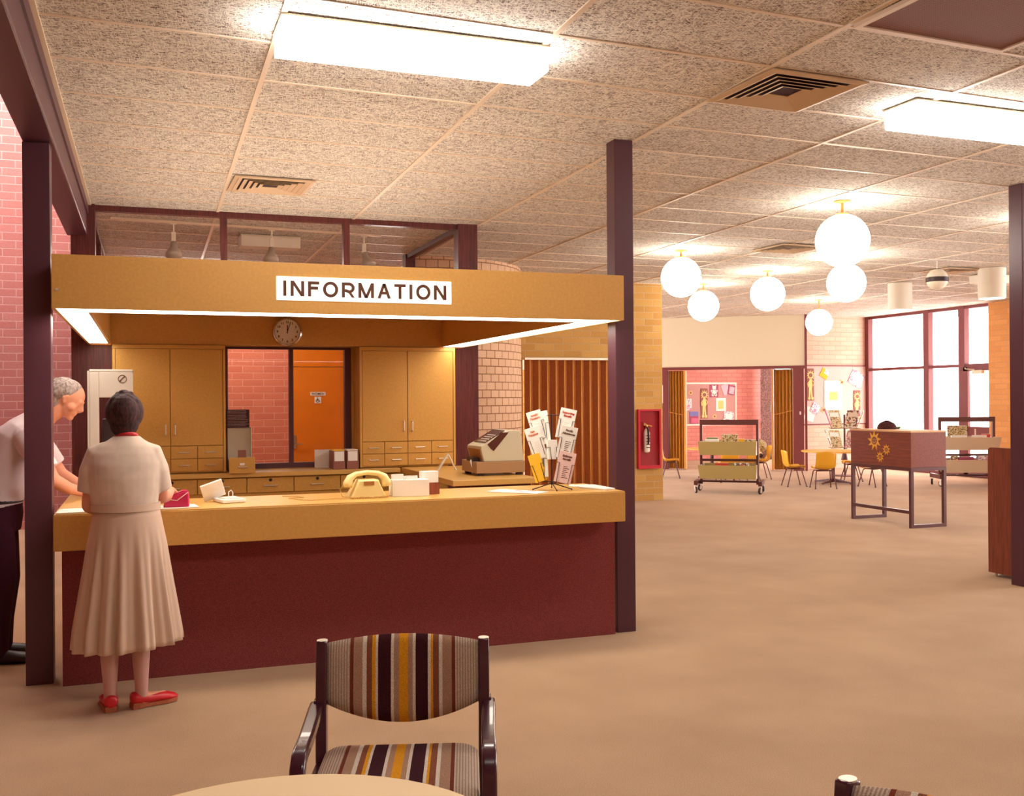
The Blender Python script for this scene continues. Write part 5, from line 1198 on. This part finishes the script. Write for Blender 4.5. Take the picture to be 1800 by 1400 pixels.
# ------------------------------------------------------------------ foreground armchairs and round table
def armchair(x, y, rz, label):
    c = thing('armchair', label, 'armchair', (x, y, 0), rz, 'striped wool armchairs')
    HW = 0.272
    for s in (-1, 1):
        X = s * HW
        mb = MB(); mb.strip([(X * 0.99, 0.30, 0.0), (X * 0.99, 0.265, 0.2), (X * 0.985, 0.245, 0.42), (X * 0.99, 0.262, 0.60), (X * 0.99, 0.285, 0.785)], 0.036, 0.048); mb.build('back_post', 'chair_frame', c, bevel=0.006, smooth='auto', seg=3)
        mb = MB(); mb.cyl((0, 0), 0.02, 0, 0.004, 16); q = mb.build('post_cap', 'silver', c)
        q.location = (X * 0.99, 0.285, 0.783); q.hide_render = False; q.scale = (0.9, 1.1, 1)
        # arm loop: back joint, armrest, rounded corner, front leg
        pts = [(X, 0.262, 0.572), (X, 0.20, 0.568), (X, 0.0, 0.553), (X, -0.10, 0.546), (X, -0.145, 0.538), (X, -0.172, 0.513), (X, -0.182, 0.47), (X, -0.185, 0.38), (X, -0.187, 0.20), (X, -0.19, 0.0)]
        pts = [(p[0] + math.copysign(0.012 if p[1] > 0.1 else 0.006, p[0]), p[1], p[2]) for p in pts]
        mb = MB(); mb.strip(pts, 0.044, 0.040); mb.build('arm_leg', 'chair_frame', c, bevel=0.008, smooth='auto', seg=3)
        mb = MB(); mb.box(X * 1.0 - 0.012, X * 1.0 + 0.012, -0.17, 0.25, 0.355, 0.40); mb.build('side_rail', 'chair_frame', c, bevel=0.004)
        mb = MB(); mb.box(X - 0.022, X + 0.022, 0.238, 0.29, 0.578, 0.598); mb.build('joint_collar', 'silver' if False else 'chair_frame', c, bevel=0.005)
    # upholstered back: flat top bow, deep curved lower edge
    def back(u, v, off):
        e = 2 * u - 1; x = e * 0.252
        zt = 0.778 + 0.020 * (1 - e * e); zb = 0.580 - 0.072 * (1 - abs(e) ** 2.0) 
        zb += 0.0
        z = zb + (zt - zb) * v; yc = 0.262 + 0.10 * (z - 0.6) + 0.030 * (1 - e * e)
        bul = 0.024 * (1 - (2 * v - 1) ** 6) * (1 - abs(e) ** 8 * 0.6) + 0.002
        return (x, yc + off * bul, z)
    nu, nv = 28, 14; mb = MB()
    F = [back(i / nu, j / nv, -1) for i in range(nu + 1) for j in range(nv + 1)]; Bk = [back(i / nu, j / nv, 1) for i in range(nu + 1) for j in range(nv + 1)]
    k = len(F); fs = []
    idx = lambda i, j: i * (nv + 1) + j
    for i in range(nu):
        for j in range(nv):
            fs.append((idx(i, j), idx(i + 1, j), idx(i + 1, j + 1), idx(i, j + 1))); fs.append((k + idx(i, j), k + idx(i, j + 1), k + idx(i + 1, j + 1), k + idx(i + 1, j)))
        fs.append((idx(i, 0), k + idx(i, 0), k + idx(i + 1, 0), idx(i + 1, 0))); fs.append((idx(i, nv), idx(i + 1, nv), k + idx(i + 1, nv), k + idx(i, nv)))
    for j in range(nv):
        fs.append((idx(0, j), idx(0, j + 1), k + idx(0, j + 1), k + idx(0, j))); fs.append((idx(nu, j), k + idx(nu, j), k + idx(nu, j + 1), idx(nu, j + 1)))
    mb.add(F + Bk, fs); mb.build('backrest', 'striped', c, smooth=True)
    # seat cushion with domed top
    mb = MB(); R = []
    def rr(hw, y0, y1, z, cr=0.06):
        pts = []
        for cx, cy, a0 in ((hw - cr, y1 - cr, 0), (-hw + cr, y1 - cr, PI / 2), (-hw + cr, y0 + cr, PI), (hw - cr, y0 + cr, 1.5 * PI)):
            for i in range(7): a = a0 + i * PI / 12; pts.append((cx + cr * math.cos(a), cy + cr * math.sin(a), z))
        return pts
    for sc, z in ((0.97, 0.385), (1.0, 0.395), (1.0, 0.425), (0.985, 0.445), (0.93, 0.458), (0.8, 0.466), (0.5, 0.472), (0.1, 0.474)):
        R.append(rr(0.250 * sc, -0.235 * sc + 0.0, 0.225 * sc, z, 0.06 * sc))
    mb.rings(R); mb.build('seat_cushion', 'striped', c, smooth=True)
    return c
# camera-aligned placement of the seating group
ar = Vector((math.cos(YAW), -math.sin(YAW))); af = Vector((math.sin(YAW), math.cos(YAW)))
def cp(r_, d_): q = ar * r_ + af * d_; return q.x, q.y
x, y = cp(-0.388, 3.15)
armchair(x, y, -YAW + 0.052, 'striped wool armchair in front of the maroon counter front')
th = math.radians(-50)
off = Matrix.Rotation(th, 2) @ Vector((-0.270, 0.285))
x, y = cp(0.679 - off.x, 2.15 - off.y)
armchair(x, y, -YAW + th, 'striped wool armchair of which only a back corner shows at bottom right')
x, y = cp(-0.47, 1.96)
c = round_table(x, y, 0.48, 0.70, 'cream round table at the bottom edge in front of the striped armchair', 'table_top')

# ------------------------------------------------------------------ people
def hand(mb, wrist, direction, palm_n, side, curl=0.5, s=1.0):
    """palm and five fingers; direction = from wrist to knuckles; palm_n = palm facing; side = +1 thumb on the left of direction x palm"""
    d = Vector(direction).normalized(); n = Vector(palm_n).normalized(); n = (n - d * n.dot(d)).normalized(); t = d.cross(n).normalized() * side
    w0 = Vector(wrist)
    # palm: flattened row of limbs
    for k in range(4):
        o = t * (0.027 - 0.018 * k) * s
        mb.limb([w0 + o * 0.6, w0 + d * 0.085 * s + o], [0.014 * s, 0.0125 * s], 8)
    ln = (0.036, 0.042, 0.039, 0.030)
    for k in range(4):
        o = t * (0.029 - 0.0195 * k) * s; a = w0 + d * 0.088 * s + o; L1 = ln[k] * s
        c1 = curl * 0.7; c2 = curl * 1.6; c3 = curl * 2.3
        p1 = a + (d * math.cos(c1) + n * math.sin(c1)) * L1
        p2 = p1 + (d * math.cos(c2) + n * math.sin(c2)) * L1 * 0.72
        p3 = p2 + (d * math.cos(c3) + n * math.sin(c3)) * L1 * 0.55
        mb.limb([a, p1, p2, p3], [0.0095 * s, 0.0088 * s, 0.008 * s, 0.007 * s], 8)
    b = w0 + d * 0.02 * s + t * 0.024 * s
    p1 = b + (d * 0.7 + t * 0.7 + n * 0.25).normalized() * 0.038 * s; p2 = p1 + (d * 0.9 + t * 0.2 + n * 0.4).normalized() * 0.032 * s; p3 = p2 + (d * 0.9 + n * 0.5).normalized() * 0.022 * s
    mb.limb([b, p1, p2, p3], [0.014 * s, 0.0115 * s, 0.0098 * s, 0.0085 * s], 8)

def head(mb, c, fwd, up, s=1.0):
    """skull, jaw, nose, lips, ears, brow; c is the centre of the skull"""
    f = Vector(fwd).normalized(); u = Vector(up).normalized(); u = (u - f * u.dot(f)).normalized(); r = f.cross(u)
    T = Matrix(((r.x, f.x, u.x, c[0]), (r.y, f.y, u.y, c[1]), (r.z, f.z, u.z, c[2]), (0, 0, 0, 1)))
    old = mb.T; mb.T = old @ T
    mb.ball((0, -0.012 * s, 0.022 * s), 0.092 * s, 24, (0.84, 1.06, 0.98))
    mb.ball((0, 0.028 * s, -0.030 * s), 0.070 * s, 20, (0.86, 0.82, 1.05))
    mb.limb([(0, 0.045 * s, -0.07 * s), (0, 0.066 * s, -0.088 * s)], [0.036 * s, 0.022 * s], 12)
    mb.limb([(0, 0.086 * s, 0.012 * s), (0, 0.104 * s, -0.022 * s), (0, 0.092 * s, -0.030 * s)], [0.009 * s, 0.013 * s, 0.014 * s], 10)
    mb.limb([(-0.035 * s, 0.074 * s, 0.022 * s), (0.035 * s, 0.074 * s, 0.022 * s)], [0.014 * s, 0.014 * s], 10)
    mb.limb([(-0.02 * s, 0.080 * s, -0.053 * s), (0.02 * s, 0.080 * s, -0.053 * s)], [0.008 * s, 0.008 * s], 8)
    mb.limb([(-0.017 * s, 0.079 * s, -0.064 * s), (0.017 * s, 0.079 * s, -0.064 * s)], [0.008 * s, 0.008 * s], 8)
    for e in (-1, 1):
        mb.limb([(e * 0.078 * s, -0.006 * s, 0.018 * s), (e * 0.086 * s, -0.016 * s, 0.0), (e * 0.078 * s, -0.004 * s, -0.026 * s)], [0.010 * s, 0.012 * s, 0.008 * s], 8)
        mb.ball((e * 0.034 * s, 0.070 * s, 0.002 * s), 0.014 * s, 10)
        mb.ball((e * 0.045 * s, 0.045 * s, -0.028 * s), 0.03 * s, 10)
    mb.T = old

def ell(c, a, b, n=28, rot=0.0, z=None):
    return [(c[0] + a * math.cos(2 * PI * i / n) * math.cos(rot) - b * math.sin(2 * PI * i / n) * math.sin(rot), c[1] + a * math.cos(2 * PI * i / n) * math.sin(rot) + b * math.sin(2 * PI * i / n) * math.cos(rot), c[2]) for i in range(n)]

# --- woman at the counter, seen from behind
WL = (-0.105, 5.68, 0)
WM = Matrix.Diagonal((0.84, 0.93, 1.0, 1.0))
c = thing('person', 'woman seen from behind in cream blouse, long beige skirt and red shoes', 'person', WL)
mb = MB(WM)
head(mb, (0.0, 0.075, 1.505), (0.10, 1, -0.35), (0, 0.3, 1), 0.97)
mb.limb([(0.0, 0.0, 1.30), (0.0, 0.03, 1.40), (0.0, 0.055, 1.46)], [0.065, 0.056, 0.055])
mb.limb([(0, 0.0, 0.92), (0.0, 0.0, 1.1), (0.0, 0.0, 1.27)], [0.12, 0.11, 0.10])
mb.limb([(-0.12, 0.0, 1.30), (0.12, 0.0, 1.30)], [0.05, 0.05])
# arms: upper arm, elbow, forearm reaching onto the counter
mb.limb([(-0.155, 0.0, 1.29), (-0.195, 0.01, 1.13), (-0.205, 0.02, 1.06)], [0.046, 0.046, 0.043])
mb.limb([(-0.205, 0.02, 1.06), (-0.19, 0.16, 1.03), (-0.15, 0.30, 1.022)], [0.042, 0.036, 0.027])
mb.limb([(0.155, 0.0, 1.29), (0.20, 0.03, 1.15), (0.215, 0.09, 1.085)], [0.046, 0.046, 0.043])
mb.limb([(0.215, 0.09, 1.085), (0.25, 0.24, 1.075), (0.275, 0.37, 1.09)], [0.042, 0.036, 0.027])
hand(mb, (-0.148, 0.305, 1.02), (0.3, 1, -0.05), (0, 0, -1), -1, 0.12)
hand(mb, (0.277, 0.375, 1.092), (0.15, 1, -0.35), (0.3, -0.2, -1), 1, 0.55)
for sx, dx in ((-0.095, 0.0), (0.085, 0.0)):
    mb.limb([(sx, 0.0, 0.86), (sx, 0.01, 0.50), (sx + 0.002, -0.012, 0.30), (sx + 0.004, -0.004, 0.11), (sx + 0.004, 0.0, 0.06)], [0.085, 0.062, 0.052, 0.036, 0.034])
mb.limb([(-0.091, -0.01, 0.045), (-0.10, 0.15, 0.03)], [0.036, 0.026]); mb.limb([(0.089, -0.005, 0.045), (0.225, 0.055, 0.035)], [0.034, 0.026])
fuse(mb, 'body', 'skin', c, 0.006, 5)
mb = MB(WM)
for sx in (-0.095, 0.085): mb.limb([(sx, 0.01, 0.48), (sx + 0.002, -0.012, 0.30), (sx + 0.004, -0.004, 0.11), (sx + 0.004, 0.0, 0.062)], [0.064, 0.0545, 0.0385, 0.037])
mb.build('stockings', 'stocking', c, smooth=True)
# blouse: torso and short sleeves
mb = MB(WM)
mb.rings([ell((0, 0.0, 1.02), 0.178, 0.145), ell((0, -0.002, 1.07), 0.196, 0.163), ell((0, -0.012, 1.12), 0.202, 0.160), ell((0, -0.014, 1.20), 0.215, 0.160), ell((0, -0.012, 1.27), 0.218, 0.150), ell((0, -0.004, 1.325), 0.205, 0.130), ell((0.005, 0.004, 1.362), 0.165, 0.108), ell((0.01, 0.014, 1.39), 0.105, 0.086), ell((0.012, 0.024, 1.41), 0.076, 0.07)])
for s, e in ((-1, (-0.205, 0.005, 1.125)), (1, (0.21, 0.03, 1.13))):
    mb.tube([(s * 0.10, -0.003, 1.325), (s * 0.155, -0.002, 1.305), (s * 0.19, 0.0, 1.23), e], [0.062, 0.074, 0.070, 0.068], 20)
fuse(mb, 'blouse', 'blouse', c, 0.007, 5)
mb = MB(WM); mb.tube([(0.012 + 0.058 * math.cos(a), 0.03 + 0.055 * math.sin(a), 1.412 - 0.012 * math.sin(a)) for a in [2 * PI * i / 24 for i in range(24)]], 0.011, 8, closed=True); mb.build('red_collar', 'red_shoe', c, smooth=True)
# pleated skirt
mb = MB(WM); nS = 180; R = []
prof = [(1.045, 0.186, 0.152, 0.0), (1.0, 0.196, 0.16, 0.0), (0.93, 0.212, 0.172, 0.0), (0.85, 0.228, 0.176, 0.003), (0.75, 0.240, 0.180, 0.009), (0.64, 0.256, 0.185, 0.014), (0.52, 0.276, 0.192, 0.018), (0.42, 0.292, 0.198, 0.021), (0.36, 0.300, 0.200, 0.022), (0.335, 0.302, 0.202, 0.022)]
for z, a, b, am in prof:
    ring = []
    for i in range(nS):
        t = 2 * PI * i / nS; p_ = math.sin(t * 15 + 1.3 * math.sin(t * 3)) + 0.45 * math.sin(t * 29 + 0.7)
        k = am * p_; ring.append(((a + k) * math.cos(t) + 0.012, (b + k) * math.sin(t) - 0.012, z + (0.012 * math.cos(t - 0.6) if z < 0.37 else 0)))
    R.append(ring)
mb.rings(R, caps=(False, False)); mb.build('skirt', 'skirt', c, smooth=True, solid=0.004)
mb = MB(WM); mb.rings([ell((0.006, -0.006, 1.03), 0.204, 0.172), ell((0.006, -0.006, 1.065), 0.202, 0.170)]); mb.build('waistband', 'skirt', c, smooth='auto')
# hair: short dark waved hair around the back of the head
mb = MB(WM)
hc = Vector((0.0, 0.055, 1.535)); mb.ball(tuple(hc), 0.108, 24, (1.06, 1.02, 0.98)); mb.ball((0.0, 0.018, 1.48), 0.088, 20, (1.0, 0.75, 0.95)); mb.ball((0.0, 0.0, 1.54), 0.085, 18)
random.seed(11)
for i in range(70):
    a = random.uniform(0, 2 * PI); b = random.uniform(0.0, 2.2); d = Vector((math.sin(b) * math.cos(a), math.sin(b) * math.sin(a), math.cos(b)))
    if d.y > 0.55 and d.z < 0.6: continue
    mb.ball(tuple(hc + Vector((d.x * 0.093, d.y * 0.098, d.z * 0.095))), random.uniform(0.016, 0.024), 8)
fuse(mb, 'hair', 'hair_dark', c, 0.006, 2)
for nm, px, py, ang in (('shoe', -0.091, 0.0, 0.10), ('shoe', 0.089, 0.0, -1.18)):
    T = Matrix.Translation((px * 0.84, py, 0)) @ Matrix.Rotation(ang, 4, 'Z'); mb = MB(T)
    def fs(y_, w_, z0, z1): return [(w_ * math.cos(t), y_, z0 + (z1 - z0) * (0.5 + 0.5 * math.sin(t))) for t in [2 * PI * i / 20 for i in range(20)]]
    mb.rings([fs(-0.055, 0.018, 0.03, 0.07), fs(-0.05, 0.030, 0.02, 0.085), fs(-0.03, 0.037, 0.018, 0.085), fs(0.03, 0.036, 0.016, 0.064), fs(0.08, 0.043, 0.014, 0.062), fs(0.13, 0.046, 0.012, 0.058), fs(0.17, 0.036, 0.012, 0.046), fs(0.19, 0.015, 0.014, 0.032)]); s_ = mb.build(nm, 'red_shoe', c, smooth=True)
    mb = MB(T); out = [(-0.026, -0.055), (0.026, -0.055), (0.036, -0.02), (0.036, 0.05), (0.048, 0.12), (0.036, 0.175), (0, 0.195), (-0.036, 0.175), (-0.048, 0.12), (-0.036, 0.05), (-0.036, -0.02)]
    mb.prism(out, 0.004, 0.022, 'z'); mb.box(-0.028, 0.028, -0.052, 0.0, 0, 0.03); mb.build('sole', 'sole', s_)
c = thing('purse', 'small glossy magenta purse under the woman\'s right hand on the counter', 'purse', (0.165, 6.10, TZ + 0.002), -0.1)
mb = MB(); mb.prism([(-0.075, 0), (0.065, 0), (0.062, 0.085), (0.035, 0.092), (-0.03, 0.066), (-0.065, 0.052)], -0.035, 0.035); mb.build('body', 'magenta', c, bevel=0.008)
mb = MB(); mb.prism([(-0.055, 0.062), (0.03, 0.096), (0.058, 0.092), (-0.045, 0.056)], -0.032, 0.038); mb.build('flap', 'magenta', c, bevel=0.003)
mb = MB(); mb.tube([(-0.06, -0.037, 0.05), (0.0, -0.038, 0.04), (0.06, -0.037, 0.085)], 0.003, 6); mb.build('trim', 'pinboard_pink', c)

# --- man leaning over the side counter, partly behind the left post
ML = (-0.86, 7.02, 0)
c = thing('person', 'grey-haired man in white short-sleeved shirt leaning over the side counter behind the left post', 'person', ML)
mb = MB()
head(mb, (0.405, -0.02, 1.605), (1, -0.12, -0.62), (0.45, 0, 1), 1.02)
mb.limb([(0.21, 0.0, 1.44), (0.29, -0.005, 1.51), (0.35, -0.012, 1.56)], [0.075, 0.062, 0.062])
mb.limb([(0.0, 0, 0.98), (0.06, 0, 1.15), (0.13, 0, 1.33)], [0.115, 0.12, 0.11])
mb.limb([(0.17, -0.14, 1.38), (0.17, 0.14, 1.38)], [0.055, 0.055])
mb.limb([(0.20, -0.20, 1.36), (0.29, -0.25, 1.20), (0.33, -0.25, 1.12)], [0.05, 0.048, 0.044])
mb.limb([(0.33, -0.25, 1.12), (0.41, -0.17, 1.06), (0.475, -0.08, 1.03)], [0.044, 0.038, 0.03])
mb.limb([(0.20, 0.20, 1.36), (0.29, 0.25, 1.20), (0.34, 0.24, 1.12)], [0.05, 0.048, 0.044])
mb.limb([(0.34, 0.24, 1.12), (0.44, 0.16, 1.06), (0.50, 0.08, 1.03)], [0.044, 0.038, 0.03])
hand(mb, (0.48, -0.075, 1.028), (1, 0.55, -0.15), (0, 0, -1), 1, 0.3, 1.05)
hand(mb, (0.505, 0.075, 1.028), (1, -0.5, -0.15), (0, 0, -1), -1, 0.3, 1.05)
for sy in (-0.10, 0.10): mb.limb([(0.0, sy, 0.90), (0.03, sy, 0.5), (-0.01, sy, 0.10), (0.0, sy, 0.07)], [0.09, 0.06, 0.042, 0.04]); mb.limb([(-0.02, sy, 0.05), (0.16, sy * 1.15, 0.035)], [0.036, 0.03])
fuse(mb, 'body', 'skin', c, 0.006, 5)
mb = MB()
def er(cx, cz, a, b, tilt, n=28):
    """ring across the leaning torso: a along the lean-normal (x-z), b along y"""
    return [(cx + a * math.cos(2 * PI * i / n) * math.cos(tilt), b * math.sin(2 * PI * i / n), cz - a * math.cos(2 * PI * i / n) * math.sin(tilt)) for i in range(n)]
mb.rings([er(-0.005, 0.94, 0.135, 0.185, 0.05), er(0.0, 1.0, 0.145, 0.19, 0.15), er(0.035, 1.12, 0.155, 0.20, 0.3), er(0.075, 1.25, 0.155, 0.215, 0.4), er(0.125, 1.36, 0.14, 0.225, 0.5), er(0.165, 1.42, 0.11, 0.2, 0.6), er(0.21, 1.465, 0.085, 0.12, 0.75), er(0.245, 1.487, 0.07, 0.075, 0.85)])
for s in (-1, 1):
    mb.tube([(0.16, s * 0.13, 1.395), (0.185, s * 0.20, 1.375), (0.235, s * 0.24, 1.29), (0.295, s * 0.262, 1.18)], [0.07, 0.08, 0.078, 0.078], 20)
fuse(mb, 'shirt', 'shirt', c, 0.007, 5)
mb = MB(); mb.tube([(0.245 + 0.06 * math.cos(a) * 0.7, 0.066 * math.sin(a), 1.485 - 0.06 * math.cos(a) * 0.7) for a in [2 * PI * i / 24 for i in range(24)]], 0.013, 8, closed=True); mb.build('collar', 'shirt', c, smooth=True)
mb = MB(); mb.rings([ell((0.0, 0, 1.0), 0.138, 0.182), ell((0, 0, 0.9), 0.145, 0.188), ell((0.0, 0, 0.80), 0.13, 0.185)])
for sy in (-0.095, 0.095): mb.tube([(0.0, sy, 0.88), (0.01, sy, 0.76), (0.03, sy, 0.5), (0.0, sy, 0.25), (-0.01, sy, 0.05)], [0.095, 0.098, 0.085, 0.078, 0.078], 20)
fuse(mb, 'trousers', 'trousers', c, 0.007, 4)
mb = MB(); mb.rings([ell((0, 0, 0.975), 0.146, 0.19), ell((0, 0, 1.005), 0.146, 0.19)]); mb.build('belt', 'black', c, smooth='auto')
mb = MB(); hc = Vector((0.375, -0.015, 1.655)); mb.ball((0.388, -0.018, 1.658), 0.099, 22, (1.04, 0.92, 0.80)); mb.ball((0.318, -0.01, 1.61), 0.078, 18, (0.9, 1.02, 1.05))
random.seed(5)
for i in range(46):
    a = random.uniform(0, 2 * PI); b = random.uniform(0, 1.7); d = Vector((math.sin(b) * math.cos(a) - 0.15, math.sin(b) * math.sin(a), math.cos(b)))
    if d.x > 0.45 and d.z < 0.35: continue
    mb.ball(tuple(Vector((0.385, -0.017, 1.652)) + Vector((d.x * 0.088, d.y * 0.082, d.z * 0.078))), 0.018, 8)
fuse(mb, 'hair', 'hair_grey', c, 0.006, 3)
for sy in (-0.10, 0.10):
    T = Matrix.Translation((0.0, sy, 0)) @ Matrix.Rotation(-PI / 2 + 0.1 * (1 if sy > 0 else -1), 4, 'Z'); mb = MB(T)
    def fs(y_, w_, z0, z1): return [(w_ * math.cos(t), y_, z0 + (z1 - z0) * (0.5 + 0.5 * math.sin(t))) for t in [2 * PI * i / 20 for i in range(20)]]
    mb.rings([fs(-0.07, 0.025, 0.02, 0.08), fs(-0.055, 0.040, 0.0, 0.10), fs(0.0, 0.045, 0.0, 0.10), fs(0.08, 0.048, 0.0, 0.08), fs(0.16, 0.05, 0.0, 0.065), fs(0.20, 0.035, 0.0, 0.05), fs(0.215, 0.015, 0.005, 0.03)]); mb.build('shoe', 'black', c, smooth=True)
bpy.context.view_layer.update()
